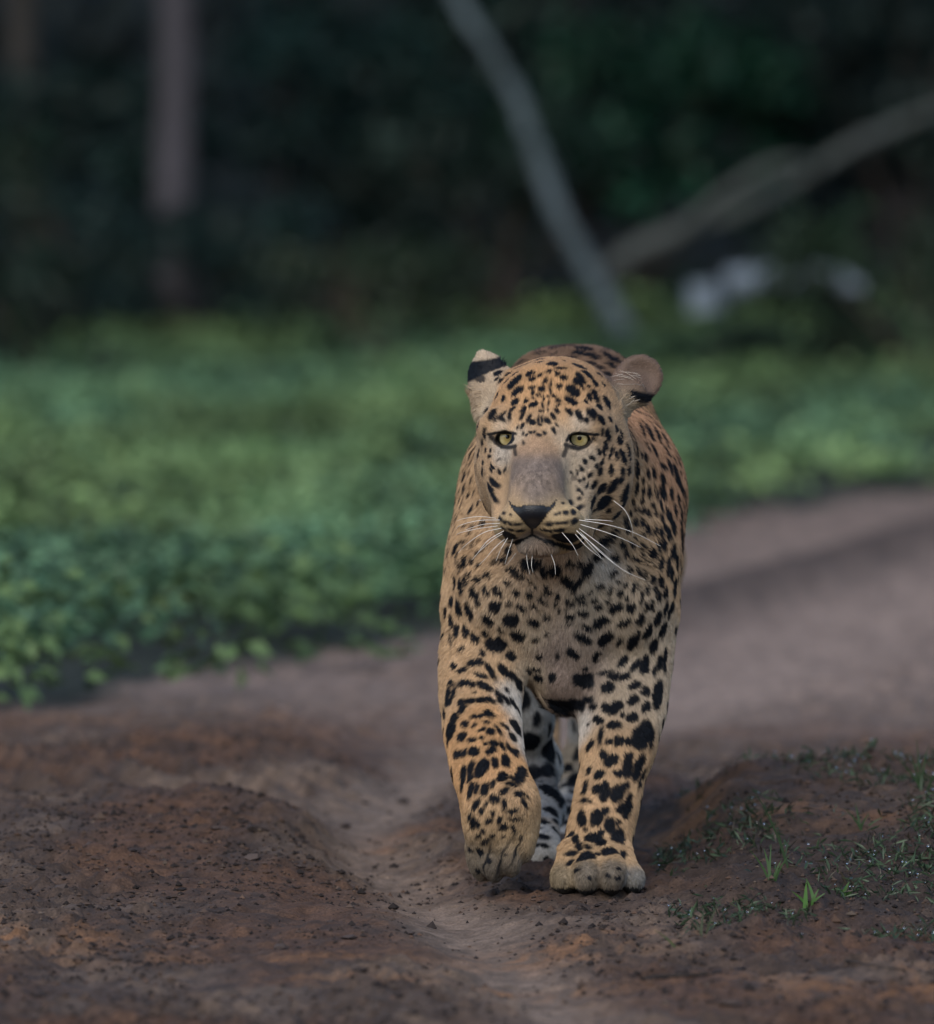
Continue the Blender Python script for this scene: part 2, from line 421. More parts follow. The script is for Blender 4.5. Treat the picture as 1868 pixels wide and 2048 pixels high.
# ---- coat: every spot (and the painted toe-crease shade) is anchored on the skin where the photograph shows it, then lives in 3-D on the surface
bvh = BVHTree.FromPolygons([tuple(v) for v in BV], [tuple(int(i) for i in q) for q in BQ])
CAMP = Vector((0, -CAM_D, CAM_H))
def hit(px, py):
    d = Vector(pxray(px, py)).normalized()
    loc, nrm, fi, dist = bvh.ray_cast(CAMP, d)
    return (None, None) if loc is None else (np.array(loc), np.array(nrm))
ZONES = {  # origin in the photograph and photo pixels per unit
 'A': (920, 680, .1142), 'B': (1110, 680, .1468), 'C': (910, 850, .1196), 'D': (1110, 850, .1523), 'E': (880, 1060, .1305),
 'F': (1100, 1080, .1523), 'G': (870, 1290, .1196), 'H': (1090, 1330, .1414), 'I': (880, 1490, .1537), 'J': (1060, 1540, .1414), 'K': (0, 0, 1)}
SP_ = {
'A': '''680,585,150,90,30 960,750,280,110,42 1010,920,210,90,30 970,1100,140,80,35 1165,1085,100,70,10 1295,1135,110,70,30 1250,1165,70,35,30
650,1000,170,60,65 760,1050,110,55,55 580,1310,190,90,65 460,1240,110,45,65 305,1430,200,70,62 740,1320,170,50,45 740,1400,120,60,-30 870,1340,160,60,80 920,1230,120,50,50 1110,1240,120,80,70 1095,1340,140,60,65
1200,1390,150,60,75 1265,1450,120,90,20 1370,1420,150,50,85 1440,1400,120,45,80 1390,1490,80,50,-20 1530,1425,130,70,-40 1635,1345,110,70,-55 1690,1260,90,60,-50 1720,1165,90,50,30 1700,1075,100,60,15 1650,1010,80,50,-20 1555,1005,60,50,0 1465,1045,50,50,0 1450,1160,120,45,-80 1400,1250,60,40,0 1440,1260,60,40,0 1560,1120,100,35,80 1550,1240,60,30,90 1280,960,70,60,0 1285,1030,60,35,-60 1370,985,60,45,0 1425,1000,50,40,40
1265,870,110,60,8 1430,880,130,80,20 1590,790,120,50,85 1595,900,110,45,-80 1745,840,100,80,0 1490,740,110,60,60 1410,640,90,60,50 1265,715,140,80,30 1215,620,130,80,20 1300,600,50,40,0 1700,610,80,70,0 1620,430,150,110,-5 1400,350,150,45,5 1365,405,140,50,0 1140,440,180,45,15 1030,480,130,35,20 1100,390,150,35,25 870,455,110,60,15 850,600,120,50,30 960,610,150,40,30 820,730,110,60,50 720,720,140,45,45 640,690,90,40,40 1820,690,80,100,60 1750,510,170,45,0 1560,570,110,50,30 1820,370,60,50,0 1640,300,120,60,0
1690,1490,100,45,-65 1635,1590,100,50,-70 1475,1635,70,60,80 1370,1670,100,50,-15 1295,1625,50,45,0 1230,1630,70,55,20 1150,1680,50,45,0 1095,1650,80,35,75 1095,1515,110,50,65 1020,1530,60,35,80 1105,1790,60,40,-60 445,1640,160,60,75 240,1760,200,90,75 330,1500,120,40,60 400,1790,90,40,70 650,1390,110,50,60''',
'B': '''140,535,110,110,50 240,710,180,100,-35 215,840,170,80,-35 285,585,100,90,-40 345,640,120,50,-45 345,530,160,70,-60 440,480,170,70,-35 525,590,100,65,-75 320,365,180,70,-20 175,290,130,45,-5 90,405,160,40,-5 450,650,45,35,-50 590,470,60,45,-10 690,465,80,60,10 600,385,90,45,-10 655,620,60,40,-70 535,770,170,55,-65 470,790,90,45,-60 430,860,60,50,-20 700,860,160,65,-55 600,920,100,60,-45 195,990,100,70,-70 335,1040,150,85,-65 430,1110,80,70,60 495,1030,180,60,-60 540,1010,110,50,-60 620,1095,130,70,-65 740,1090,80,45,-75 660,790,60,35,-60
825,1215,110,55,-75 895,1290,110,40,-70 630,1265,90,45,-80 705,1305,150,65,-75 670,1430,130,45,-75 865,1385,120,65,-70 580,1530,100,50,-75 645,1530,140,40,-85 740,1560,160,45,75 815,1570,150,50,-70 905,1595,170,60,-70 985,1540,230,50,-78 1085,1460,220,40,-85 1150,1545,100,50,-80 1205,1580,90,60,80 745,1770,130,60,80 900,1800,100,60,90 985,1790,120,40,80 1100,1750,130,90,-70 1240,1790,120,60,-85 600,1790,110,60,65
1150,1200,160,40,-75 1260,1250,170,60,-70 1360,1260,160,55,-75 1450,1300,120,50,-65 1230,1420,120,35,-70 1330,1490,180,45,-65 1450,1700,140,60,-35 1540,1700,200,50,-70 1500,1500,150,40,-60 1620,1450,160,40,-60 1650,1620,160,40,-65 1700,1500,150,40,-65 1580,1300,160,40,-55 1450,1080,140,40,-55
330,190,180,60,-10 500,230,160,60,-25 730,240,200,60,-45 840,290,160,60,-45 740,350,110,50,-40 470,330,150,40,-15 150,100,260,50,0 400,130,220,60,-10''',
'C': '''290,480,190,70,72 230,680,90,40,70 190,820,180,70,70 180,1030,120,60,60 150,440,120,30,80 460,330,140,60,85 400,500,150,55,70 520,420,90,40,80 470,640,70,70,0 460,780,130,45,85 350,760,150,30,80 640,960,180,80,-40 580,1060,150,70,-55 650,1220,180,70,-50 510,1370,180,55,-65 470,1640,90,80,0 290,1400,140,60,60 190,1680,60,50,0 320,1680,70,50,0 260,1800,50,40,0 630,690,60,90,70 600,760,80,50,-60 745,780,60,70,60 840,740,90,35,60 580,530,70,50,0 600,430,60,40,60 720,590,60,30,30 300,900,130,40,75 250,1150,110,40,70 330,1120,90,40,60 400,1300,90,40,60
820,1460,50,45,0 945,1500,45,40,0 750,1570,90,60,-30 830,1630,60,45,-20 930,1650,100,45,-15 1060,1650,90,40,5 800,1730,90,40,-20 970,1760,60,35,0 1100,1760,60,35,0 1670,1500,50,40,0 1745,1480,60,50,0 1570,1650,80,45,0 1720,1660,80,50,0 1810,1650,50,40,0 1440,1750,40,40,0 1500,1750,40,40,0 1590,1780,60,50,0 1790,1780,100,50,0''',
'D': '''590,620,110,70,55 450,665,70,50,40 715,610,130,55,85 870,640,130,70,88 940,630,150,50,80 500,790,110,60,50 410,790,100,40,55 600,840,150,80,40 745,800,200,80,50 840,740,90,60,40 910,880,200,60,62 620,1025,200,110,35 490,1020,150,50,65 520,1120,110,30,20 690,1120,90,40,40 900,1000,160,70,70 800,1180,110,100,0 930,1260,110,65,85 585,1325,90,50,0 780,1390,100,60,0 500,1420,90,60,60 960,1370,70,60,0 730,1480,130,80,40 640,1540,130,90,45 880,1570,90,70,-60 1010,1570,80,60,0 560,1720,160,110,45 780,1740,110,70,0
350,590,60,50,80 290,640,60,35,80 370,710,60,40,40 215,630,40,35,0 390,480,60,60,0 480,440,80,50,-30 600,500,100,40,60 540,550,70,40,60 315,740,50,40,0 310,860,70,40,-30 350,900,70,30,-70 320,970,60,40,0 195,1010,65,65,0 245,1140,70,70,40 310,1100,110,55,35 145,1155,70,50,0 65,1165,70,50,0 100,1020,40,30,0 150,1300,110,50,5 50,1310,100,45,0 260,1280,100,50,30 330,1560,120,60,60
1060,810,150,50,88 1060,570,130,80,-60 1110,560,90,40,80 1195,610,110,60,-80 1275,600,170,45,-85 1135,700,100,45,85 1145,850,90,40,85 1215,840,110,50,-85 1235,910,70,40,60 1395,690,130,70,-60 1405,880,160,80,-65 1330,900,130,35,80 1290,820,90,30,80 1510,880,170,50,-80 1130,985,100,50,80 1015,1000,80,50,-70 1060,1100,100,50,75 1145,1120,80,60,60 1265,1040,70,45,80 1205,1150,110,50,-80 1300,1140,90,40,80 1475,1160,130,80,85 1530,1310,130,85,85 1475,1420,150,90,-65 1560,1100,160,50,-80 1380,1040,160,40,-80 1380,1200,140,50,-75 1060,1280,110,60,75 1140,1280,90,50,80 1210,1370,120,70,80 1300,1380,150,40,85 1370,1400,120,50,85 1420,1330,120,50,-75 1355,1590,150,50,85 1410,1560,160,60,88 1135,1590,90,60,55 1265,1670,130,95,88 1600,960,160,50,-80 1640,1150,180,50,-85 1640,1350,220,60,-88 1650,1550,240,70,-85 1530,1650,160,70,70 1590,680,170,70,-65 1550,560,150,60,-60 1650,830,160,50,-70 1580,1770,180,80,-85 1470,1790,150,60,85 1370,1800,140,80,65 930,1690,80,70,60 1030,1740,70,60,0 1090,1780,50,50,60 1150,1710,90,40,70 1190,1800,70,40,80 1270,1810,80,40,80 985,1150,80,35,85 950,1420,50,50,0 1130,1430,50,50,0 1030,1480,60,40,80 1420,540,130,60,-35''',
'E': '''390,485,140,80,-75 500,465,110,55,-70 395,775,160,60,-75 330,860,220,60,-78 240,770,180,50,88 575,760,110,80,-40 740,690,110,90,-25 455,670,80,50,-40 310,540,130,40,-75 280,400,150,30,85 185,1080,160,65,85 295,1180,250,70,-75 530,980,190,95,-70 585,1110,110,70,-65 450,1240,260,90,-72 705,935,140,80,-50 880,940,160,80,-45 1050,800,120,70,-20 1170,650,270,100,-42 960,450,150,80,-20 1065,310,110,110,0 1360,530,150,210,80 1450,490,160,120,0 1580,620,180,110,-70 1770,610,200,170,-10 1165,960,140,70,-25 1365,990,110,80,-50 1575,1080,160,60,-35 1050,1110,100,55,-10 840,1165,170,140,-15 1240,1190,180,75,-25 1430,1180,140,45,-40 1085,1375,225,170,0 740,1370,190,110,-45 1430,1420,190,110,-32 1625,1330,120,60,-5 95,1250,200,55,85 185,1390,200,55,-75 255,1540,210,75,88 405,1540,170,90,-65 530,1640,180,100,-50 700,1580,130,70,-35 935,1540,100,55,-30 1180,1610,230,130,-22 1455,1660,100,60,-20 870,1750,280,190,-5 160,1650,200,40,-80 330,1820,110,80,0 430,60,70,40,70 380,170,70,40,0 580,140,60,40,0 500,230,60,40,0 590,350,70,60,60 660,300,50,40,0 720,230,50,40,0 610,540,70,50,-30 830,490,80,50,-30 1620,890,90,60,60 1650,960,150,60,0 1800,1030,80,90,0 1770,1130,70,60,0 1820,1230,60,50,0 265,270,160,80,80 400,250,60,40,-40 1375,780,90,45,-40 1450,850,110,40,-45 1630,1580,80,40,20''',
'F': '''220,530,150,100,-50 290,600,150,110,-40 390,540,130,90,60 485,380,210,110,65 630,200,180,120,45 265,315,100,80,-30 380,320,100,60,30 70,390,170,110,-20 835,230,110,70,-10 825,420,130,60,50 655,610,110,60,40 400,750,120,60,15 520,700,80,45,30 125,745,120,70,-20 270,820,130,60,-15 430,820,100,50,0 580,800,90,60,20 630,880,100,60,15 760,800,80,50,60 865,885,180,90,28 1060,880,120,85,70 780,660,110,50,45 915,685,80,80,0 990,580,70,60,30 1110,630,130,55,70 895,550,60,50,0 1005,760,60,50,0 430,965,150,70,-10 270,1000,100,70,0 665,1075,190,110,35 975,1090,190,80,32 1180,1040,170,80,60 490,1150,150,60,-25 440,1290,220,90,-30 730,1290,240,110,38 1280,1190,190,80,65 915,1340,120,60,50 1090,1320,240,100,62 290,1480,170,100,-40 610,1500,120,70,40 95,1520,110,40,85 950,1590,170,80,45 1130,1640,190,80,42 1360,1370,200,80,80 1250,1600,200,90,85 720,1740,210,45,15 1410,1020,170,80,85 1475,1170,190,80,78 1430,1600,200,70,85 1500,1550,260,50,85 1260,870,140,50,85 1330,850,150,50,85 1510,880,180,60,75 1580,900,200,60,65 1200,740,170,45,85 1275,650,110,55,80 1375,640,100,45,85 1420,740,120,65,88 1510,680,150,60,80 1630,600,220,90,80 1445,540,130,70,82 1335,510,110,65,88 1585,430,170,65,88 1535,340,200,55,88 1430,310,160,75,70 1640,270,150,70,-80 1255,305,80,45,80 1335,320,80,45,75 1170,420,120,55,-75 1050,390,70,60,60 1250,470,120,40,85 470,1800,180,120,0 830,1790,140,80,0 970,1790,160,80,20 1370,1720,130,50,80 30,1800,100,90,0 460,1680,80,60,0 600,1570,60,50,0 100,930,60,50,0 90,840,80,60,0 20,680,50,70,0 250,1090,70,40,0 220,900,60,40,0''',
'G': '''450,120,150,120,-60 670,295,250,100,5 460,410,70,110,80 790,110,110,60,-50 1270,180,150,110,-40 925,430,270,70,-58 1125,400,170,110,-45 1280,510,200,100,-30 1400,650,150,90,-50 780,510,200,60,-15 530,640,250,90,-3 830,690,240,90,-28 285,640,80,90,70 225,840,240,60,85 320,800,180,60,80 250,940,110,80,80 590,930,150,70,12 450,960,110,80,60 470,1060,150,90,60 820,920,220,80,0 940,930,120,60,-45 660,795,80,30,0 740,1180,220,60,8 900,1150,140,90,-40 330,1220,150,90,60 270,1420,260,100,80 510,1320,120,90,60 450,1530,140,110,75 780,1410,120,60,30 930,1440,130,90,-10 870,1290,90,40,0 660,1340,70,35,30 620,1580,120,70,0 790,1560,70,40,30 850,1650,80,50,0 980,1640,110,90,20 930,1760,150,90,40 1130,1690,150,60,-55 1060,1420,180,45,-55 1480,900,260,160,-70 1060,860,200,70,-70 1180,910,200,60,-55 1300,960,180,50,-55 1390,1100,130,40,-65 1350,1370,250,90,-60 1160,1360,150,50,-45 1290,1530,150,60,-60 1550,1630,280,240,40 1700,1240,200,110,80 1730,540,120,100,0 1690,400,140,60,-10 1580,430,110,60,-50 1740,190,70,90,0 1250,1720,150,50,-60 1340,1790,130,80,-60 400,1810,130,100,0 650,1780,140,120,0 510,1800,60,110,0 310,350,90,90,60 230,1600,120,40,80 170,1130,160,40,-80 1200,750,80,40,-40''',
'H': '''210,555,230,120,4 430,545,230,125,0 620,480,110,80,0 540,220,230,150,-20 840,120,150,60,10 970,160,110,80,0 1120,170,160,110,30 120,180,70,100,0 880,310,150,110,10 680,580,90,80,0 870,590,100,110,70 990,590,200,120,40 1240,490,150,100,30 1270,280,150,80,30 1420,370,100,110,60 1420,600,140,90,60 1590,400,330,100,80 1230,730,140,100,15 755,770,110,110,60 980,840,170,90,0 1100,700,60,60,0 1380,980,330,190,62 790,990,230,50,80 910,1080,100,70,-10 1060,1070,120,100,0 1180,1070,120,90,0 1500,1050,230,40,78 830,1270,110,90,-50 930,1350,180,110,40 1180,1300,130,110,80 1160,1440,260,110,85 1310,1450,330,90,68 770,1550,140,80,40 1040,1520,70,110,60 800,1760,220,110,-15 1060,1750,230,100,30 860,1680,80,80,0 630,1490,100,50,70 570,1730,180,50,75 1350,1600,250,40,68 450,1270,180,70,80 620,830,60,30,50 640,1140,140,60,60 1550,80,170,60,85 1400,40,150,100,85 1690,50,120,40,85 60,1200,200,170,60 30,1500,160,150,40 400,1630,200,110,70 330,1470,120,90,40''',
'I': '''235,150,220,70,-80 340,130,150,90,70 460,100,120,80,60 630,80,130,50,0 715,220,120,60,-80 850,200,150,80,-80 550,300,200,110,60 570,230,130,80,30 815,410,110,100,0 410,300,180,70,75 310,360,190,60,80 400,420,110,60,70 590,560,140,80,75 695,510,90,50,70 485,560,140,45,80 405,590,190,60,75 300,500,150,40,80 710,700,130,80,-10 840,590,130,50,30 1030,640,110,60,-30 1090,760,120,50,-60 470,770,150,55,60 595,770,90,35,60 545,850,90,50,55 690,870,60,50,-70 830,770,120,50,85 940,850,120,50,0 395,930,90,40,70 435,1010,130,55,75 495,1020,90,50,-75 640,975,90,60,30 785,960,80,60,60 980,950,130,40,-10 830,1060,100,60,-5 960,1070,70,40,-30 965,1120,60,35,0 570,1110,60,40,-60 690,1175,60,40,-30 1060,1190,60,40,0 500,1170,70,40,20 600,1240,120,40,20 830,1190,50,40,0 400,1360,60,50,0 520,1380,70,90,0 640,1500,60,60,-40 490,1640,50,50,0 860,1420,50,30,0 940,440,110,40,-45 930,510,110,40,-10 1100,640,100,30,-40 960,110,90,80,70 1300,1000,110,80,-20 1340,1190,130,50,-15 1240,1300,110,40,10 1350,1300,110,45,-15 1050,380,180,110,70 1200,400,180,140,70 1380,350,140,130,0 1430,600,150,140,0 1450,870,90,100,0 1380,1500,60,80,0''',
'J': '''985,70,130,80,30 1060,280,190,110,-20 950,270,130,60,-10 1040,370,110,90,60 1220,330,200,130,60 1340,240,130,70,50 790,290,170,50,-75 770,430,80,60,0 850,440,70,40,-50 1390,370,110,70,50 1280,530,150,90,60 1370,520,200,110,75 1340,640,100,70,70 730,680,190,100,-80 950,670,190,130,70 1060,570,110,90,60 1130,780,200,110,-85 1240,750,80,60,70 1230,920,160,130,40 910,960,200,110,-10 1000,880,90,80,70 1010,1030,110,70,20 660,990,140,90,-60 700,1070,130,80,-60 790,830,60,40,0 1300,980,110,50,75 830,1090,80,50,-35 960,1190,90,40,-5 1120,1150,170,90,15 1300,1190,80,80,40 600,1180,180,55,5 790,1220,170,80,30 580,1310,70,90,0 670,1410,90,40,0 570,920,60,80,75 1240,1390,50,40,0 1240,1520,60,50,0 1100,1490,50,50,0 830,1530,50,40,0 520,570,140,80,40 430,450,130,70,65 620,180,110,120,0 460,240,70,80,0 470,730,130,60,10 340,720,80,60,60''',
'K': '''1012,1044,24,5,-8 1035,1048,18,5,0 1100,1049,24,5,3 1126,1047,24,6,8 1148,1041,14,6,25 1095,1061,18,4,3 1118,1061,24,5,3 1022,1060,16,4,-12 1042,1062,14,4,0 1132,1078,44,17,-18 1156,1092,22,12,-30 1019,1074,20,15,-40 970,1725,60,3.5,75 1001,1722,66,3.5,78 1031,1702,60,3.5,75'''}  # final entries: shade painted into the creases between the lifted paw's toes
SPC, SPA, SPB, SPR = [], [], [], []     # centre, unit axis a, unit axis b, (ra, rb)
seen = []
for zn, txt in SP_.items():
    ox, oy, sc_ = ZONES[zn]
    mine = []
    for ent in txt.split():
        x, y, L, Wd, an = map(float, ent.split(','))
        px, py = ox + x * sc_, oy + y * sc_
        if zn != 'K' and any((px - q[0]) ** 2 + (py - q[1]) ** 2 < 64 for q in seen): continue
        c, n = hit(px, py)
        if c is None: continue
        mine.append((px, py))
        u = PX(c[1]) * (1.12 if zn in 'GHIJ' else 1)
        v = c - np.array(CAMP); v /= np.linalg.norm(v)
        a = R_(an)
        ax = np.array([math.cos(a), 0, math.sin(a)])
        bx = np.array([-math.sin(a), 0, math.cos(a)])
        def onto(t, n=n, v=v):          # direction in the picture -> direction on the skin, same look from the front
            den = float(v @ n)
            w = t - v * (float(t @ n) / (den if abs(den) > .28 else math.copysign(.28, den)))
            w = w - n * float(w @ n)
            return w
        wa, wb = onto(ax), onto(bx)
        la, lb = np.linalg.norm(wa), np.linalg.norm(wb)
        A = wa / la; B = np.cross(n, A)
        lb = abs(float(B @ wb))
        SPC.append(c); SPA.append(A); SPB.append(B)
        SPR.append((max(L * sc_ * u * .58 * min(la, 2.2), .0015), max(Wd * sc_ * u * .62 * min(max(lb, .8), 2.2), .0013)))
    seen += mine
n_hand = len(SPC)
# the flanks, back and hind legs the photograph does not show: rosettes and solid spots
order = rng.permutation(len(BV))
vis_c = (BN * (BV - np.array(CAMP)) / CAM_D).sum(1)
px_, py_ = topx(BV)
taken = np.array(SPC)
acc_pts = []
cand = order[(BV[order, 1] > .16) | (vis_c[order] > -.18)]
cell = {}
def near(p, r):
    k = np.floor(p / .03).astype(int); q_ = (-2, -1, 0, 1, 2) if r > .03 else (-1, 0, 1)
    x0, y0, z0 = p
    for dx in q_:
        for dy in q_:
            for dz in q_:
                for q, rr in cell.get((k[0] + dx, k[1] + dy, k[2] + dz), ()):
                    if (x0 - q[0]) ** 2 + (y0 - q[1]) ** 2 + (z0 - q[2]) ** 2 < max(r, min(rr, .03)) ** 2: return True
    return False
def put(p, r):
    cell.setdefault(tuple(np.floor(p / .03).astype(int)), []).append((p, r))
for p, rr in zip(SPC, SPR): put(p, .0115)
for vi in cand[:20000]:
    p, n = BV[vi], BN[vi]
    if p[1] < (.03 if p[2] > .40 else -.02) or p[2] < .02: continue
    flank = p[1] > .42 and p[2] > .30
    neck = p[2] > .38 and p[1] < .42
    r = .040 if flank else (.0145 if neck else .024)
    if near(p, r): continue
    put(p, r)
    t = np.array([.0, 1.0, -.4]) if p[2] > .28 else np.array([0, .3, -1.0])
    t = t - n * (t @ n); t /= np.linalg.norm(t) + 1e-9
    b = np.cross(n, t)
    if flank:
        k = rng.integers(3, 6); a0 = rng.uniform(0, 6.28)
        for q in range(k):
            a = a0 + q * 6.283 / k + rng.normal(0, .25)
            rad = .015
            dirv = math.cos(a) * t + math.sin(a) * b
            tang = -math.sin(a) * t + math.cos(a) * b
            SPC.append(p + dirv * rad); SPA.append(tang); SPB.append(dirv); SPR.append((rng.uniform(.007, .010), rng.uniform(.0042, .006)))
    else:
        if neck:
            t = np.array([0, .35, -1.0]); t = t - n * (t @ n); t /= np.linalg.norm(t) + 1e-9; b = np.cross(n, t)
        SPC.append(p); SPA.append(t); SPB.append(b); SPR.append((rng.uniform(.006, .011), rng.uniform(.0024, .0038)) if neck else (rng.uniform(.008, .012), rng.uniform(.004, .007)))
SPC, SPA, SPB, SPR = map(np.array, (SPC, SPA, SPB, SPR))
print('leopard spots', n_hand, len(SPC))

# colour anchors: (px, py, radius_px, colour)
TAN, TAN2, CREAM, WHITE, BRIDGE, DIRTY = (.53, .315, .155), (.495, .33, .19), (.51, .40, .285), (.60, .55, .49), (.175, .138, .118), (.155, .128, .098)
ANCH = [(1090, 760, 60, TAN), (1030, 780, 45, TAN), (1160, 760, 45, TAN), (1100, 725, 40, TAN), (1210, 830, 45, TAN2), (1235, 900, 45, TAN2), (1220, 960, 40, TAN2), (985, 830, 35, TAN2),
 (965, 900, 30, TAN2), (978, 960, 35, TAN2), (1085, 850, 32, TAN2), (1003, 850, 13, (.54, .44, .33)), (1158, 848, 14, (.54, .44, .33)), (1000, 908, 18, (.54, .46, .37)), (985, 885, 12, CREAM), (1170, 915, 22, CREAM), (1150, 925, 20, CREAM), (1040, 870, 14, CREAM), (1120, 870, 16, CREAM),
 (1075, 890, 22, (.36, .23, .14)), (1075, 935, 28, BRIDGE), (1070, 980, 32, BRIDGE), (1045, 960, 26, (.27, .20, .15)), (1105, 960, 22, (.27, .20, .15)), (1020, 1000, 24, TAN2), (1030, 1035, 30, (.50, .36, .20)), (1118, 1035, 34, (.50, .36, .20)), (1145, 1000, 22, (.48, .36, .23)), (1165, 975, 14, CREAM),
 (1064, 1075, 16, (.40, .33, .27)), (1075, 1084, 14, (.14, .10, .08)), (1075, 1103, 16, (.40, .30, .22)), (1172, 1092, 12, CREAM),
 (1330, 950, 60, (.44, .255, .15)), (1290, 1000, 50, TAN2), (1330, 1100, 50, TAN2), (935, 960, 50, TAN2), (930, 1080, 40, TAN2), (960, 1150, 60, TAN2), (1260, 1080, 45, (.46, .32, .19)),
 (1000, 1210, 60, CREAM), (920, 1250, 40, TAN2), (960, 1290, 45, TAN2), (1070, 1160, 50, (.40, .28, .19)), (1110, 1110, 40, (.36, .24, .16)), (1070, 1265, 24, CREAM), (1115, 1290, 30, (.29, .22, .18)), (1150, 1370, 40, (.27, .20, .16)), (1210, 1130, 26, WHITE), (1200, 1200, 50, CREAM), (1260, 1220, 50, CREAM), (1170, 1280, 40, (.40, .31, .24)), (1310, 1250, 40, CREAM), (1060, 1350, 24, CREAM),
 (925, 1380, 40, TAN2), (955, 1450, 45, TAN), (960, 1540, 45, TAN), (985, 1610, 45, TAN2), (1000, 1660, 40, (.34, .24, .135)), (985, 1710, 34, DIRTY), (1000, 1740, 30, (.13, .11, .09)), (1025, 1400, 26, WHITE), (1035, 1470, 22, WHITE), (1050, 1580, 16, TAN2),
 (1240, 1400, 45, CREAM), (1235, 1480, 45, TAN2), (1220, 1560, 45, TAN2), (1205, 1640, 45, TAN2), (1195, 1700, 36, (.42, .285, .16)), (1180, 1750, 34, DIRTY), (1230, 1755, 34, DIRTY), (1130, 1765, 26, (.24, .19, .125)), (1270, 1765, 24, (.20, .19, .17)), (1170, 1440, 22, WHITE), (1160, 1520, 20, CREAM), (1310, 1400, 26, CREAM),
 (1060, 1450, 26, (.36, .34, .31)), (1086, 1600, 20, (.40, .38, .36)), (1095, 1560, 24, (.22, .21, .20)), (1085, 1690, 22, WHITE), (1090, 1745, 24, (.17, .16, .14)), (1135, 1620, 30, (.36, .33, .30)), (1150, 1460, 14, WHITE),
 (1142, 700, 60, (.20, .125, .08)), (1277, 757, 40, (.17, .115, .085)), (966, 712, 20, CREAM), (960, 785, 24, (.44, .33, .22)), (968, 812, 20, (.46, .36, .25)), (1255, 815, 26, (.40, .30, .19))]
anch_p, anch_r, anch_c = [], [], []
for px, py, rr, cc in ANCH:
    c, n = hit(px, py)
    if c is None: continue
    anch_p.append(c); anch_r.append(rr * PX(c[1])); anch_c.append(cc)
for p, r, cc in (((.13, .47, .61), .055, (.19, .125, .085)), ((.13, .62, .61), .10, TAN), ((.13, .8, .62), .12, TAN), ((.13, 1.1, .61), .12, TAN), ((.27, .8, .45), .10, TAN2), ((0, .8, .45), .10, TAN2), ((.13, .8, .29), .10, WHITE), ((.26, 1.1, .4), .1, TAN2), ((0, 1.1, .4), .1, TAN2)):
    anch_p.append(np.array(p)); anch_r.append(r); anch_c.append(cc)
anch_p, anch_r, anch_c = np.array(anch_p, np.float32), np.array(anch_r, np.float32), np.array(anch_c, np.float32)

NOSE = np.array([(1015, 996), (1023, 1008), (1034, 1013), (1046, 1011), (1066, 1010), (1087, 1011), (1098, 1012), (1107, 1006), (1114, 996), (1109, 1014), (1095, 1029), (1082, 1045), (1071, 1057), (1059, 1057), (1049, 1045), (1037, 1031), (1022, 1015)], float)
def inpoly(x, y, P):
    ins = np.zeros(x.shape, bool)
    for (x0, y0), (x1, y1) in zip(P, np.roll(P, -1, 0)):
        m = (y0 > y) != (y1 > y)
        ins ^= m & (x < (x1 - x0) * (y - y0) / (y1 - y0 + 1e-12) + x0)
    return ins
EYE_PX = [(1010, 877, 20, 14, -14), (1159, 879, 23, 14, 8)]
LIDS = [([(978, 869), (990, 866), (1010, 863), (1031, 868)], 2.8, .97), ([(981, 870), (990, 884), (1004, 894), (1020, 895), (1030, 893)], 4.2, .94), ([(1028, 893), (1031, 909)], 3.4, .85),
        ([(1133, 882), (1139, 871), (1158, 866), (1178, 868), (1194, 870)], 3.0, .97), ([(1131, 890), (1140, 894), (1156, 898), (1172, 892), (1186, 878)], 4.4, .94), ([(1135, 892), (1127, 911)], 4.4, .85)]
MOUTH = [((1064, 1056), (1064, 1070), 2.2), ((1064, 1070), (1046, 1080), 2.4), ((1046, 1080), (1016, 1089), 4), ((1064, 1070), (1090, 1082), 2.4), ((1090, 1082), (1158, 1099), 5), ((1019, 1098), (1021, 1104), 6)]
def segd(x, y, a, b):
    ax, ay = a; bx, by = b
    t = np.clip(((x - ax) * (bx - ax) + (y - ay) * (by - ay)) / ((bx - ax) ** 2 + (by - ay) ** 2), 0, 1)
    return np.hypot(x - ax - t * (bx - ax), y - ay - t * (by - ay))
BLACK = np.array([.006, .0075, .011], np.float32)
def coat_base(P):
    P32 = P.astype(np.float32)
    num = np.zeros((len(P), 3), np.float32); den = np.zeros(len(P), np.float32)
    for a, r, c in zip(anch_p, anch_r, anch_c):
        d2 = ((P32 - a) ** 2).sum(1) / (r * r)
        w = np.exp(-.75 * d2) + 1e-4 / (1 + d2 * d2)
        num += w[:, None] * c; den += w
    return num / den[:, None]
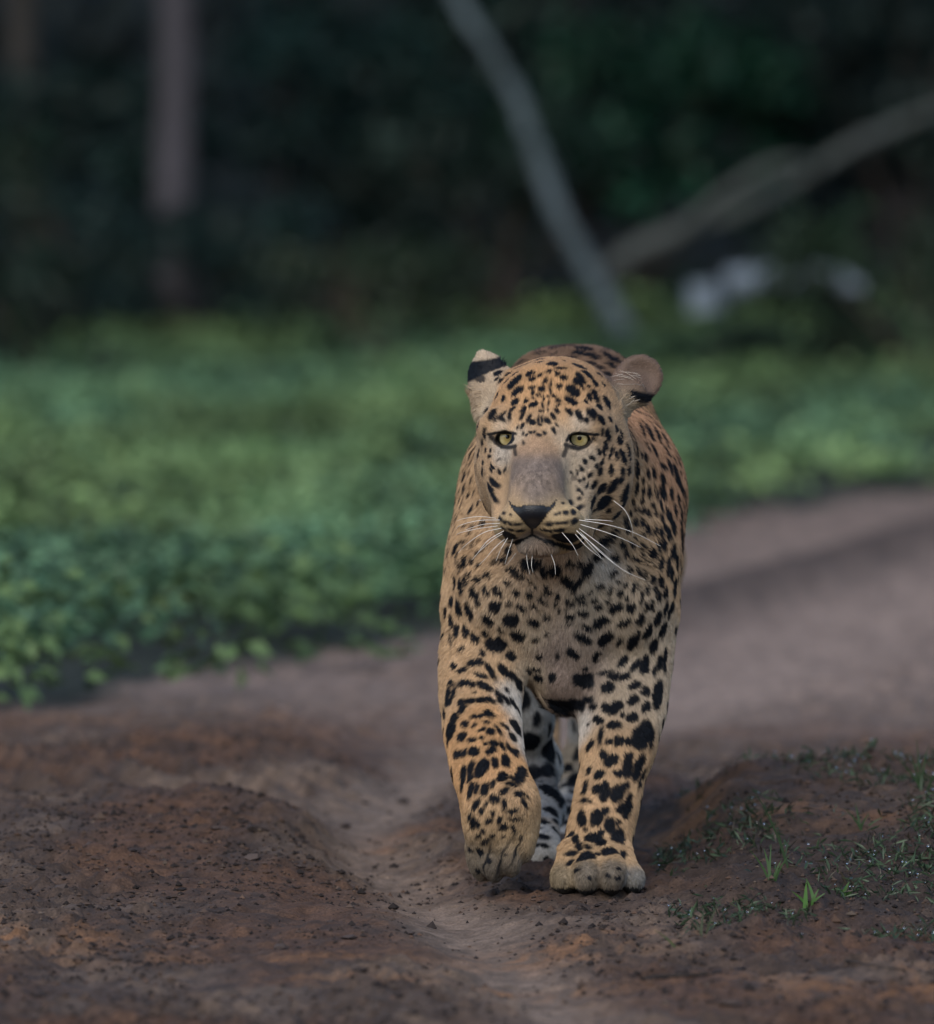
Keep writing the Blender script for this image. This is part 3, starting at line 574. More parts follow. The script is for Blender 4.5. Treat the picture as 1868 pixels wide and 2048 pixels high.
def coat(P, N, colr):
    """linear RGB of the coat and bare-skin mask for surface points"""
    P32 = P.astype(np.float32)
    wob = np.stack([vnoise(P32 * 130, 3), vnoise(P32 * 130, 4), vnoise(P32 * 130, 5)], 1)
    mask = np.zeros(len(P), np.float32)
    Pw = P32 + wob * .0016
    # only look at points near each spot, sorted by depth cell
    o = np.argsort(P32[:, 2]); zs = P32[o, 2]
    for c, A, B, (ra, rb) in zip(SPC.astype(np.float32), SPA.astype(np.float32), SPB.astype(np.float32), SPR):
        rm = ra * 1.5 + .004
        i0, i1 = np.searchsorted(zs, (c[2] - rm, c[2] + rm))
        ids = o[i0:i1]
        q = Pw[ids] - c
        ok = (np.abs(q[:, 0]) < rm) & (np.abs(q[:, 1]) < rm)
        ids = ids[ok]; q = q[ok]
        if not len(ids): continue
        a = q @ A / ra; b = q @ B / rb
        nn = q @ np.cross(A, B) / max(ra, .012)
        d = (np.abs(a) ** 2.4 + np.abs(b) ** 2.4) ** (1 / 2.4)
        soft = .0016 / rb
        m = 1 - smooth(1.04 - soft, 1.04 + soft, d + .25 * np.maximum(np.abs(nn) - .6, 0))
        mask[ids] = np.maximum(mask[ids], m)
    # markings of the face
    x, y = topx(P)
    front = (P[:, 1] < -.085) & (N[:, 1] < .35)
    for pl, w, st in LIDS:
        for a, b in zip(pl[:-1], pl[1:]):
            mask = np.maximum(mask, np.where(front, st * (1 - smooth(w * .55, w * 1.6, segd(x, y, a, b))), 0))
    for cx, cy, hw, hh, tl in EYE_PX:
        mask = np.maximum(mask, np.where(front, 1 - smooth(.92, 1.05, np.hypot((x - cx) / hw, (y - cy) / hh)), 0))
    for a, b, w in MOUTH:
        mask = np.maximum(mask, np.where(front & (P[:, 1] < -.15), (1 - smooth(w * .7, w * 1.4, segd(x, y, a, b))), 0))
    nose = front & (P[:, 1] < -.2) & inpoly(x, y, NOSE)
    mask = np.where(nose, 1, mask)
    ck = front & (y > 895) & (y < 1000)
    ckw = np.exp(-((x - 1155) / 26) ** 2 - ((y - 945) / 34) ** 2) + np.exp(-((x - 998) / 20) ** 2 - ((y - 930) / 26) ** 2)
    mask = np.maximum(mask, np.where(ck, .75 * ckw * smooth(.18, .5, vnoise(P32 * 210, 51) + .25 * vnoise(P32 * 400, 52)), 0))
    # back of the turned ear: black band; inside of the other ear darker at the bottom
    earm = (P[:, 1] < .03) & (x < 1012) & (y < 790)
    mask = np.maximum(mask, np.where(earm, 1 - smooth(9, 14, segd(x, y, (934, 746), (1004, 724)) - smooth(995, 935, x) * 7), 0))
    mask = np.maximum(mask, np.where(earm & (y < 765), .9 * (1 - smooth(6, 13, segd(x, y, (945, 748), (962, 758)))), 0))
    ear2 = (P[:, 1] < .03) & (x > 1240) & (y > 770) & (y < 835)
    mask = np.maximum(mask, np.where(ear2, 1 - smooth(6, 13, segd(x, y, (1262, 790), (1312, 800))), 0))
    mask = np.maximum(mask, np.where(ear2, .8 * (1 - smooth(6, 13, segd(x, y, (1300, 795), (1308, 820)))), 0))
    bare = nose | (front & np.any([np.hypot((x - c[0]) / c[2], (y - c[1]) / c[3]) < 1.0 for c in EYE_PX], axis=0))
    # pads under the paws
    pad = (P[:, 2] < .012) & (N[:, 2] < -.3)
    mask = np.maximum(mask, pad * .9)
    x_, y_ = topx(P)
    low = smooth(.06, .02, P[:, 2]) * (P[:, 1] < .12)
    colr = colr * (1 + low * .55 * fbm(P32 * 150, 3, 29))[:, None]
    br = np.exp(-((x_ - 1073) / 52) ** 2 - ((y_ - 955) / 62) ** 2) * (P[:, 1] < -.12)
    colr = colr * (1 + .12 * vnoise(P32 * 60, 9) + br * (.75 * fbm(P32 * np.array([330, 330, 150], np.float32), 3, 19)))[:, None]
    out = colr * (1 - mask[:, None]) + BLACK * mask[:, None]
    return out, bare, mask

BBASE = coat_base(BV)
BC, BBARE, BMASK = coat(BV, BN, BBASE)
m_skin = mat_attr('leopard_skin', rough=.65, spec=.25, noise=(900, .75, 1.2), bump=(.4, .0006))
body = obj('body', mesh_from('leopard_body', BV - LEO0, BQ, {'col': BC * .8}, m_skin), leo)

# nose leather, a part of its own
x, y = topx(BV)
nv = (BV[:, 1] < -.2) & (BN[:, 1] < .35) & inpoly(x, y, NOSE)
nq = BQ[nv[BQ].all(1)]
ids = np.unique(nq); rm = np.full(len(BV), -1); rm[ids] = np.arange(len(ids))
m_nose, nt, b = mat_new('nose_leather')
b.inputs['Base Color'].default_value = (.010, .011, .015, 1); b.inputs['Roughness'].default_value = .38
nz = nt.nodes.new('ShaderNodeTexVoronoi'); nz.inputs['Scale'].default_value = 700
bp = nt.nodes.new('ShaderNodeBump'); bp.inputs['Strength'].default_value = .35; bp.inputs['Distance'].default_value = .0008
tc = nt.nodes.new('ShaderNodeTexCoord'); nt.links.new(tc.outputs['Object'], nz.inputs['Vector'])
nt.links.new(nz.outputs['Distance'], bp.inputs['Height']); nt.links.new(bp.outputs[0], b.inputs['Normal'])
obj('nose', mesh_from('nose', BV[ids] + BN[ids] * .0008 - LEO0, rm[nq], None, m_nose), leo)

# eyes
m_eye = mat_attr('eye', rough=.06, spec=.6)
def eyeball(c, r, iris_px):
    nu, nv_ = 64, 48
    fw = np.array(CAMP) + np.array([0, 0, -.25]) - c; fw /= np.linalg.norm(fw)
    tgt = W(iris_px[0], iris_px[1], c[1] - r)     # iris centre as seen
    fw = tgt - c; fw /= np.linalg.norm(fw)
    rt = np.cross(np.array([0, 0, 1.0]), fw); rt /= np.linalg.norm(rt); up = np.cross(fw, rt)
    th = math.pi * np.linspace(0, 1, nv_) ** 1.9; ph = np.linspace(0, 2 * math.pi, nu, endpoint=False)
    T, Ph = np.meshgrid(th, ph, indexing='ij')
    dirs = np.cos(T)[..., None] * fw + (np.sin(T) * np.cos(Ph))[..., None] * rt + (np.sin(T) * np.sin(Ph))[..., None] * up
    V = (c + dirs * r).reshape(-1, 3)
    F = []
    for i in range(nv_ - 1):
        for j in range(nu):
            F.append((i * nu + j, i * nu + (j + 1) % nu, (i + 1) * nu + (j + 1) % nu, (i + 1) * nu + j))
    t = T.ravel(); p = Ph.ravel()
    ir = .62
    streak = .10 * np.sin(p * 23 + 3 * np.sin(p * 5)) + .06 * np.sin(p * 41)
    g = np.clip(t / ir, 0, 1)
    iris = lerp(np.array([.40, .30, .10]), np.array([.58, .48, .24]), smooth(.2, .75, g)[:, None]) * (1 + streak[:, None] * .6)
    iris = lerp(iris, np.array([.05, .045, .02]), smooth(.86, 1.0, g)[:, None])
    up_off = np.hypot(np.sin(t) * np.cos(p), np.sin(t) * np.sin(p) - .13)
    colr = np.where((t < ir)[:, None], iris, np.array([.02, .018, .016]))
    colr = np.where((up_off < .165)[:, None], np.array([.006, .006, .008]), colr)
    return obj('eye', mesh_from('eye', V - LEO0, np.array(F), {'col': colr}, m_eye), leo)
eyeball(EYES[0][0], EYES[0][1], (1015, 877))
eyeball(EYES[1][0], EYES[1][1], (1159, 880))

# ---- fur strands
tri = np.concatenate([BQ[:, [0, 1, 2]], BQ[:, [0, 2, 3]]])
tp = BV[tri]
area = .5 * np.linalg.norm(np.cross(tp[:, 1] - tp[:, 0], tp[:, 2] - tp[:, 0]), axis=1)
cen = tp.mean(1)
cn = BN[tri].mean(1)
headness = np.exp(-(((cen - W(1095, 920, -.12)) / np.array([.12, .16, .15])) ** 2).sum(1) * 1.0)
dens = 360e3 * (1 + 3.2 * smooth(.25, .8, headness))
dens *= np.where(cen[:, 1] > .45, .45, 1.0) * np.where(cn[:, 1] > .45, .45, 1.0)
dens *= np.where(cen[:, 2] < .25, 1.6, 1.0)
w = area * dens
NH = int(w.sum())
pick = rng.choice(len(tri), NH, p=w / w.sum())
r1, r2 = np.sqrt(rng.random(NH)), rng.random(NH)
bc = np.stack([1 - r1, r1 * (1 - r2), r1 * r2], 1)
HP = (BV[tri[pick]] * bc[..., None]).sum(1)
HN = (BN[tri[pick]] * bc[..., None]).sum(1); HN /= np.linalg.norm(HN, axis=1, keepdims=True)
hx, hy = topx(HP)
# length (m) by region
noseP = W(1066, 1015, -.26)
dn = np.linalg.norm(HP - noseP, axis=1)
hd = np.exp(-(((HP - W(1095, 920, -.12)) / np.array([.12, .16, .15])) ** 2).sum(1))
isface = (HP[:, 1] < .0) & (HP[:, 2] > .40)
Lh = np.full(NH, .0095)
Lh = np.where(HP[:, 2] > .40, .0115, Lh)
Lh = np.where(HP[:, 2] < .30, .0072, Lh)
Lh = np.where(HP[:, 2] < .06, .005, Lh)
face_len = .0025 + .0055 * smooth(.07, .19, dn)
face_len = np.where((hy > 1078) & (hx > 1020) & (hx < 1140), .008, face_len)
face_len = np.where((hx > 1175) & (hy > 880) & (hy < 1100), face_len + .003, face_len)
Lh = np.where(isface & (HP[:, 1] < -.02), face_len, Lh)
belly = (HP[:, 1] > .1) & (HN[:, 2] < -.5) & (HP[:, 2] > .2)
Lh = np.where(belly, .022, Lh)
earR = (hx > 1232) & (hy < 800) & (HP[:, 1] < .02) & (HP[:, 1] > -.06)
earL = (hx < 1000) & (hy < 775) & (HP[:, 1] < .02) & (HP[:, 1] > -.06)
Lh = np.where(earR | earL, .0045, Lh)
tuft = (HP[:, 1] < .02) & (((hx < 966) & (hy > 780) & (hy < 832)) | (np.hypot(hx - 1262, hy - 812) < 26))
Lh = np.where(tuft, .0095, Lh)
earhair = earR & (HN[:, 1] < -.2) & (rng.random(NH) < .05) & (hy > 745) & (hx < 1290)
Lh = np.where(earhair, .022, Lh)
# direction on the skin
flow = np.stack([.25 * np.sign(HP[:, 0] - .125) * smooth(0, .08, np.abs(HP[:, 0] - .125)), np.full(NH, .25), -np.ones(NH)], 1)
fl_face = HP - noseP
fl_face = fl_face / (np.linalg.norm(fl_face, axis=1, keepdims=True) + 1e-9) + np.array([0, .35, -.15])
wf = np.where(HP[:, 2] > .38, smooth(.10, -.04, HP[:, 1]), 0)[:, None]
flow = flow * (1 - wf) + fl_face * wf
fl_back = np.array([0, 1.0, -.35])
wb = (smooth(.25, .45, HP[:, 1]) * smooth(.28, .36, HP[:, 2]))[:, None]
flow = flow * (1 - wb) + fl_back * wb
earflow = np.stack([np.full(NH, -1.0), np.full(NH, -.3), np.full(NH, .1)], 1)
flow = np.where(earhair[:, None], earflow, flow)
flow = np.where(tuft[:, None] & (hx < 1000)[:, None], np.array([-1.0, .1, -.35]), flow)
sw = np.stack([fbm(HP * 35, 2, 21), fbm(HP * 35, 2, 22), fbm(HP * 35, 2, 23)], 1) * .55
cl = np.stack([vnoise(HP * 220, 31), vnoise(HP * 220, 32), vnoise(HP * 220, 33)], 1) * .32
flow = flow + sw + cl + rng.normal(0, .14, (NH, 3))
flow -= HN * (flow * HN).sum(1, keepdims=True)
flow /= np.linalg.norm(flow, axis=1, keepdims=True) + 1e-9
lift = .30 + .10 * rng.random(NH)
lift = np.where(isface, .22 + .12 * rng.random(NH), lift)
lift = np.where(tuft, .6, lift)
Lh = Lh * (0.65 + .6 * rng.random(NH))
HC, HB, HM = coat(HP + flow * (Lh * np.where(tuft | earhair, 0, .45))[:, None], HN, (BBASE[tri[pick]] * bc[..., None]).sum(1))
HC = np.where(earhair[:, None], np.array([.55, .47, .38]), HC)
HC[HB] *= .4
Lh = np.where(HB, .0005, Lh)
NPTS = 4
T = np.linspace(0, 1, NPTS)
pts = np.empty((NH, NPTS, 3), np.float32)
for i, t in enumerate(T):
    up = lift * t * (1 - .42 * t)
    pts[:, i] = HP + (HN * up[:, None] + flow * (t * (.75 + .25 * t))) * Lh[:, None] - HN * .0004
brh = np.exp(-((hx - 1073) / 52) ** 2 - ((hy - 955) / 60) ** 2) * (HP[:, 1] < -.12)
jit = 1 + rng.normal(0, 1, NH) * (.15 + .22 * brh) + .10 * vnoise(HP * 260, 41)
HC = np.clip(HC * jit[:, None], .002, 1)
rad = np.where(isface, .00030, .00036) * (1 + .3 * rng.random(NH))
rad = np.where(earhair, .00028, rad)
hc = bpy.data.hair_curves.new('fur')
hc.add_curves([NPTS] * NH)
hc.position_data.foreach_set('vector', (pts - LEO0.astype(np.float32)).ravel())
ra = hc.attributes.get('radius') or hc.attributes.new('radius', 'FLOAT', 'POINT')
ra.data.foreach_set('value', (rad[:, None] * np.array([1, .95, .75, .25])[None]).astype(np.float32).ravel())
ca = hc.attributes.new('col', 'FLOAT_COLOR', 'CURVE')
ca.data.foreach_set('color', np.concatenate([HC, np.ones((NH, 1))], 1).astype(np.float32).ravel())
m_fur = mat_attr('fur', rough=.6, spec=.14)
hc.materials.append(m_fur)
fur = obj('fur', hc, leo)
fur['kind'] = 'stuff'
print('leopard hairs', NH)

# ---- whiskers, each a part
m_wh, nt, b = mat_new('whisker'); b.inputs['Base Color'].default_value = (.80, .76, .70, 1); b.inputs['Roughness'].default_value = .4
def tube(P, R, sides=5):
    P = np.asarray(P, float); n = len(P)
    V, F = [], []
    for i in range(n):
        t = P[min(i + 1, n - 1)] - P[max(i - 1, 0)]; t /= np.linalg.norm(t) + 1e-12
        a = np.cross(t, (0, 0, 1) if abs(t[2]) < .9 else (1, 0, 0)); a /= np.linalg.norm(a); b_ = np.cross(t, a)
        for s in range(sides):
            an = 2 * math.pi * s / sides
            V.append(P[i] + R[i] * (math.cos(an) * a + math.sin(an) * b_))
    for i in range(n - 1):
        for s in range(sides):
            F.append((i * sides + s, i * sides + (s + 1) % sides, (i + 1) * sides + (s + 1) % sides, (i + 1) * sides + s))
    return np.array(V), np.array(F)
def bez(P, n=14):
    """smooth curve through control points (Catmull-Rom)"""
    P = np.asarray(P, float)
    Q = np.vstack([2 * P[0] - P[1], P, 2 * P[-1] - P[-2]])
    out = []
    for i in range(len(P) - 1):
        p0, p1, p2, p3 = Q[i:i + 4]
        for t in np.linspace(0, 1, n, endpoint=(i == len(P) - 2)):
            out.append(.5 * (2 * p1 + (p2 - p0) * t + (2 * p0 - 5 * p1 + 4 * p2 - p3) * t * t + (3 * p1 - p0 - 3 * p2 + p3) * t ** 3))
    return np.array(out)
WHISK = [
 [(992, 1036), (960, 1033), (928, 1037), (914, 1042)], [(999, 1040), (958, 1041), (922, 1050), (912, 1058)], [(995, 1052), (958, 1057), (922, 1065), (912, 1070)], [(1003, 1057), (968, 1065), (935, 1087), (916, 1106)],
 [(1008, 1062), (976, 1081), (954, 1108), (944, 1120)], [(1011, 1078), (990, 1095), (971, 1117), (958, 1130)], [(1016, 1076), (1002, 1098), (992, 1122)], [(1026, 1078), (1016, 1106), (1010, 1128)], [(1033, 1104), (1022, 1119), (1013, 1130)],
 [(1000, 1047), (965, 1049), (930, 1060)], [(1005, 1068), (985, 1080), (962, 1100), (950, 1112)],
 [(1158, 1040), (1213, 1049), (1267, 1065), (1321, 1092)], [(1161, 1049), (1213, 1065), (1253, 1081), (1281, 1095)], [(1158, 1057), (1188, 1079), (1213, 1098), (1223, 1106)], [(1153, 1060), (1177, 1087), (1202, 1114)], [(1150, 1068), (1175, 1095), (1207, 1120)],
 [(1160, 1064), (1205, 1108), (1250, 1142), (1290, 1160)], [(1123, 1065), (1145, 1090), (1156, 1111)], [(1169, 1038), (1213, 1041), (1226, 1043)], [(1226, 1000), (1251, 1022), (1264, 1054), (1266, 1073)], [(941, 998), (960, 1000), (976, 1005)],
 [(1152, 1062), (1190, 1092), (1230, 1128)], [(1052, 1106), (1055, 1128), (1060, 1149)], [(1101, 1106), (1109, 1128), (1111, 1149)], [(1065, 1108), (1063, 1130), (1066, 1145)]]
for wi, ctrl in enumerate(WHISK):
    c, n = hit(*ctrl[0])
    if c is None: continue
    P = [c - n * .001]
    for k, (a, b_) in enumerate(ctrl[1:]):
        yy = c[1] - .010 * (k + 1) + .004 * (k + 1) ** 2
        h2, _ = hit(a, b_)
        if h2 is not None: yy = min(yy, h2[1] - .012)
        P.append(W(a, b_, yy))
    P = bez(P, 8)
    V, F = tube(P, np.linspace(.00042, .00018, len(P)))
    obj('whisker', mesh_from('whisker', V - LEO0, F, None, m_wh), leo)
# ================================================================== GROUND
def poly_at(pts, v, kx=1, ky=0):
    p = np.array(pts, float); o = np.argsort(p[:, kx])
    return np.interp(v, p[o, kx], p[o, ky])
TRACK = [(.20, -6), (.116, -1.8), (.038, -.83), (-.04, -.08), (-.127, .74), (-.146, 1.29), (-.09, 2.0), (-.025, 2.55), (.166, 3.4), (.385, 4.3), (.66, 6.3), (.96, 8.8), (1.6, 12), (3.0, 18), (6, 30), (40, 200)]
VEG = [(-60, 1.6), (-3, 2.2), (-.75, 3.5), (-.29, 4.9), (-.03, 5.8), (.25, 8.2), (.52, 10.6), (1.13, 12.3), (3, 15.5), (8, 20), (60, 40)]
def track_d(x, y):
    return x - poly_at(TRACK, y)
def veg_edge(x):
    return poly_at(VEG, x, 0, 1)
def ground_z(x, y):
    p2 = np.stack([x, y, np.zeros_like(x)], -1)
    d = track_d(x, y)
    wide = .075 + .14 * smooth(2.2, 4.0, y) + .10 * smooth(4, 9, y)
    rut = np.exp(-(d / wide) ** 2)
    z = -.016 * rut * smooth(-2.2, -.2, y + .3) - .006 * rut
    z = z + .082 * smooth(.22, .38, x + .02 * vnoise(p2 * 9, 61)) * smooth(-.75, .75, y) * (1 - smooth(1.0, 1.55, y)) * (1 + .25 * vnoise(p2 * 5, 62))
    z = z + .050 * smooth(-.13, -.27, x + .03 * vnoise(p2 * 7, 63)) * smooth(-.5, .8, y) * (1 - smooth(1.0, 1.5, y)) * (1 + .3 * vnoise(p2 * 6, 64))
    lf = smooth(-.12, -.3, x) * smooth(1.4, 1.9, y) * (1 - smooth(2.9, 3.6, y))
    z = z + lf * (.026 + .018 * np.sin((x * 1.0 + y * .55) * 62 + 1.5 * vnoise(p2 * 4, 65)))
    rb = np.exp(-((x - (.05 + .09 * y)) / .11) ** 2) * smooth(.1, .9, y) * (1 - smooth(1.6, 2.4, y))
    z = z + .014 * rb
    v = y - veg_edge(x)
    z = z + .02 * smooth(-.1, .8, v)
    # far double lane
    z = z + .05 * np.exp(-((x - (.38 + (y - 6.7) * .186)) / .09) ** 2) * smooth(4.0, 6.0, y)
    # jungle bank
    z = z + smooth(20, 30, y) * .35 + np.clip(y - 33, 0, None) * .45 * (y < 60) + (y >= 60) * (27 * .45)
    rough = 1 - .75 * rut
    near = (1 - smooth(4, 10, y)) * smooth(-8, -3, y)
    churn = .45 + .75 * smooth(-.25, .35, fbm(p2 * np.array([3.5, 2.2, 1]), 2, 76))
    rid = 1 - 2 * np.abs(vnoise(p2 * np.array([15, 34, 1]) + .6 * vnoise(p2 * 20, 78)[..., None], 77))
    cl = np.maximum(fbm(p2 * np.array([38, 27, 1]), 3, 72), -.15)
    z = z + rough * (.011 * fbm(p2 * np.array([11, 8, 1]), 3, 71) + near * churn * (.0055 * rid + .015 * cl + .0035 * np.maximum(fbm(p2 * np.array([95, 62, 1]), 2, 73), -.1) ))
    z = z + .0016 * fbm(p2 * np.array([60, 34, 1]), 2, 75)
    # soil pressed up around the paws that carry the weight
    z = z + .006 * np.exp(-((x - .165) / .07) ** 2 - ((y + .02) / .09) ** 2)
    z = z + .004 * np.exp(-((x - .10) / .04) ** 2 - ((y - .24) / .07) ** 2)
    # crack in front, dipped here and darkened in the ground colours
    cm = np.exp(-((y - (-1.12 + .30 * (x - .34))) / .035) ** 2) * smooth(.16, .22, x) * (1 - smooth(.40, .48, x))
    return z - .018 * cm
def grow(a, s0, g, lim):
    o = [a]; s = s0
    while abs(o[-1] - a) < lim:
        s *= g; o.append(o[-1] + s)
    return np.array(o[1:])
gxs = np.arange(-.95, .95, .0054)
gxs = np.concatenate([grow(gxs[0], -.0075, 1.11, 500)[::-1], gxs, grow(gxs[-1], .0075, 1.11, 500)])
gys = np.arange(-2.4, 2.6, .0085)
gys = np.concatenate([grow(gys[0], -.014, 1.12, 80)[::-1], gys, grow(gys[-1], .0095, 1.027, 26)])
gys = np.concatenate([gys, grow(gys[-1], .8, 1.15, 600)])
GX, GY = np.meshgrid(gxs, gys, indexing='xy')
gxf, gyf = GX.ravel(), GY.ravel()
gzf = ground_z(gxf, gyf)
p2 = np.stack([gxf, gyf, np.zeros_like(gxf)], -1)
SAND, SOIL, DARK, RED, ORANGE, PINK = map(np.array, ((.235, .168, .122), (.088, .060, .045), (.040, .0295, .025), (.112, .062, .039), (.23, .110, .048), (.290, .208, .160)))
d = track_d(gxf, gyf)
wide = .070 + .16 * smooth(2.2, 4.0, gyf) + .12 * smooth(4, 9, gyf)
sandw = np.exp(-(d / wide) ** 2 * (1 + .5 * fbm(p2 * 9, 3, 81)))
n1 = fbm(p2 * np.array([5, 2.5, 1]), 4, 82); n2 = fbm(p2 * np.array([26, 16, 1]), 3, 83); n3 = fbm(p2 * np.array([90, 60, 1]), 2, 84)
gc = SOIL + (RED - SOIL) * smooth(-.15, .4, n1)[:, None]
gc = lerp(gc, DARK, (smooth(.05, .45, n2) * .7)[:, None])
gc = lerp(gc, SAND * .9, (smooth(.12, .5, -n1 + .3 * n2) * .45)[:, None])
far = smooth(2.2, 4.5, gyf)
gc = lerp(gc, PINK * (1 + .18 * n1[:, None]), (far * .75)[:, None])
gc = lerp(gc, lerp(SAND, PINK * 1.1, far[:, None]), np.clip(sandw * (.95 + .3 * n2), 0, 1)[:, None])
def blob(cx, cy, rx, ry, s=85):
    return np.exp(-((gxf - cx) / rx) ** 2 - ((gyf - cy) / ry) ** 2) * smooth(-.25, .35, n2 + .5 * n3 + .1)
for b_ in ((.11, -.78, .14, .16), (.30, .86, .05, .25), (.25, .66, .045, .3), (.42, .48, .16, .12), (.54, .35, .12, .10), (-.03, 1.15, .10, .12), (-.10, .95, .05, .06), (.48, -1.35, .2, .2), (-.5, -.75, .16, .2), (-.2, -1.0, .2, .08), (.0, -1.3, .25, .07)):
    gc = lerp(gc, ORANGE, np.clip(blob(*b_) * .7, 0, 1)[:, None])
wet = smooth(.22, .36, gxf) * smooth(-.75, -.3, gyf) * (1 - smooth(.1, .55, gyf + .2 * n1))
gc = lerp(gc, DARK * 1.05, np.clip(wet * .8, 0, 1)[:, None])
lane = np.exp(-((gxf - (.38 + (gyf - 6.7) * .186)) / .13) ** 2) * smooth(4.0, 6.0, gyf)
gc = lerp(gc, SOIL * .8, (lane * .8)[:, None])
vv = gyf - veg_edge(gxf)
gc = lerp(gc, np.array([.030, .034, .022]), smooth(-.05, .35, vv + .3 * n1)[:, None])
cm = np.exp(-((gyf - (-1.12 + .30 * (gxf - .34))) / .04) ** 2) * smooth(.16, .22, gxf) * (1 - smooth(.40, .48, gxf))  # darker colour along the crack
gc = lerp(gc, DARK * .6, np.clip(cm * .9, 0, 1)[:, None])
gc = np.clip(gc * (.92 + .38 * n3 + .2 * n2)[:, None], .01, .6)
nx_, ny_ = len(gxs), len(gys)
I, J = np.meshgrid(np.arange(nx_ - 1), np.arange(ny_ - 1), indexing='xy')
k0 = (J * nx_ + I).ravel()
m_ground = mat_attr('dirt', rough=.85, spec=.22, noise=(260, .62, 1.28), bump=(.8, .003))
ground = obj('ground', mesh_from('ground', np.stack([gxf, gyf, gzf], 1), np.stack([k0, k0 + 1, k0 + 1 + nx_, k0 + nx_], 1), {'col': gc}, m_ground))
tag(ground, kind='structure')
print('info: ground', len(gxf))

# ---- loose crumbs of soil
def icoish(n_lat=0):
    t = (1 + 5 ** .5) / 2
    v = np.array([(-1, t, 0), (1, t, 0), (-1, -t, 0), (1, -t, 0), (0, -1, t), (0, 1, t), (0, -1, -t), (0, 1, -t), (t, 0, -1), (t, 0, 1), (-t, 0, -1), (-t, 0, 1)], float)
    f = np.array([(0, 11, 5), (0, 5, 1), (0, 1, 7), (0, 7, 10), (0, 10, 11), (1, 5, 9), (5, 11, 4), (11, 10, 2), (10, 7, 6), (7, 1, 8), (3, 9, 4), (3, 4, 2), (3, 2, 6), (3, 6, 8), (3, 8, 9), (4, 9, 5), (2, 4, 11), (6, 2, 10), (8, 6, 7), (9, 8, 1)])
    return v / np.linalg.norm(v[0]), f
IV, IF = icoish()
def scatter_lumps(xy, size, base, sd, BV_=None, BF_=None):
    BV_, BF_ = (IV, IF) if BV_ is None else (BV_, BF_)
    n, q = len(xy), len(BV_)
    z = ground_z(xy[:, 0], xy[:, 1])
    V = BV_[None] * (1 + .28 * rng.normal(size=(n, q, 1)).clip(-1.6, 1.6)) * size[:, None, None] * np.array([1.15, 1, .75])
    a = rng.uniform(0, 6.283, n); ca, sa = np.cos(a)[:, None], np.sin(a)[:, None]
    V = np.stack([V[..., 0] * ca - V[..., 1] * sa, V[..., 0] * sa + V[..., 1] * ca, V[..., 2]], -1)
    V = V + np.stack([xy[:, 0], xy[:, 1], z + size * .15], 1)[:, None]
    F = (BF_[None] + (np.arange(n) * q)[:, None, None]).reshape(-1, 3)
    c = np.repeat(base * (1 + sd * rng.normal(size=(n, 1))), q, 0)
    return V.reshape(-1, 3), F, np.clip(c, .01, .5)
OV = np.array([(1, 0, 0), (-1, 0, 0), (0, 1, 0), (0, -1, 0), (0, 0, 1), (0, 0, -1)], float)
OF = np.array([(0, 2, 4), (2, 1, 4), (1, 3, 4), (3, 0, 4), (2, 0, 5), (1, 2, 5), (3, 1, 5), (0, 3, 5)])
N = 62000
xy = np.stack([rng.uniform(-.85, .85, N), rng.uniform(-2.2, 2.4, N)], 1)
pd = fbm(np.stack([xy[:, 0] * 5, xy[:, 1] * 3, 0 * xy[:, 0]], 1), 3, 87)
ok = (rng.random(N) > np.exp(-(track_d(xy[:, 0], xy[:, 1]) / .10) ** 2) * .9) & (pd + rng.normal(0, .25, N) > -.12)
xy = xy[ok]; size = np.exp(rng.normal(math.log(.0019), .50, len(xy))).clip(.0009, .0085)
m_crumb = mat_attr('soil_crumb', rough=.9, spec=.2)
cc = np.array([(.026, .020, .018), (.070, .048, .037), (.090, .055, .038), (.10, .074, .056)])[rng.choice(4, len(xy), p=(.58, .28, .10, .04))]
V, F, c = scatter_lumps(xy, size, cc, .2, OV, OF)
tag(obj('soil_crumbs', mesh_from('soil_crumbs', V, F, {'col': c}, m_crumb, False)), 'loose dark soil crumbs strewn over the churned dirt track', 'soil crumbs', kind='stuff')
CLODS = [(590, 1690), (430, 1702), (600, 1735), (505, 1742), (270, 1712), (185, 1700), (1020, 1650 + 60), (450, 1660), (510, 1675), (690, 1655), (730, 1604), (805, 1605), (330, 1740), (120, 1790), (700, 1880), (820, 1870), (390, 1910), (560, 1900), (160, 1905), (720, 1945), (430, 1990), (250, 1960), (1465, 2008), (1560, 1995), (1750, 1965), (1640, 2015), (1480, 1700), (1790, 1800), (1350, 1790), (1700, 1560), (1640, 1580), (1580, 1545), (1450, 1545), (660, 1830), (880, 1930), (980, 1990), (90, 1650), (40, 1620), (300, 1610)]
CV, CF, _ = None, None, None
for k, (px, py) in enumerate(CLODS):
    g = toground(px, py)
    for it in range(6): g = toground(px, py, float(ground_z(g[0:1], g[1:2])[0]))
    sz = rng.uniform(.006, .012)
    V, F, c = scatter_lumps(np.array([[0, 0]]), np.array([1.0]), np.array([[.06, .044, .038]]), .0)
    V = V - V.mean(0); V = V / np.abs(V).max() * sz * np.array([1.25, 1.1, .8])
    c = np.tile(np.array([.058, .044, .039]) * rng.uniform(.7, 1.5), (12, 1))
    o = obj('dirt_clod', mesh_from('dirt_clod', V, F, {'col': c}, m_crumb, False), None, (float(g[0]), float(g[1]), float(ground_z(g[0:1], g[1:2])[0]) + sz * .3))
    tag(o, 'small dark clod of soil lying loose on the dirt track', 'clod', 'dirt clods on the track')
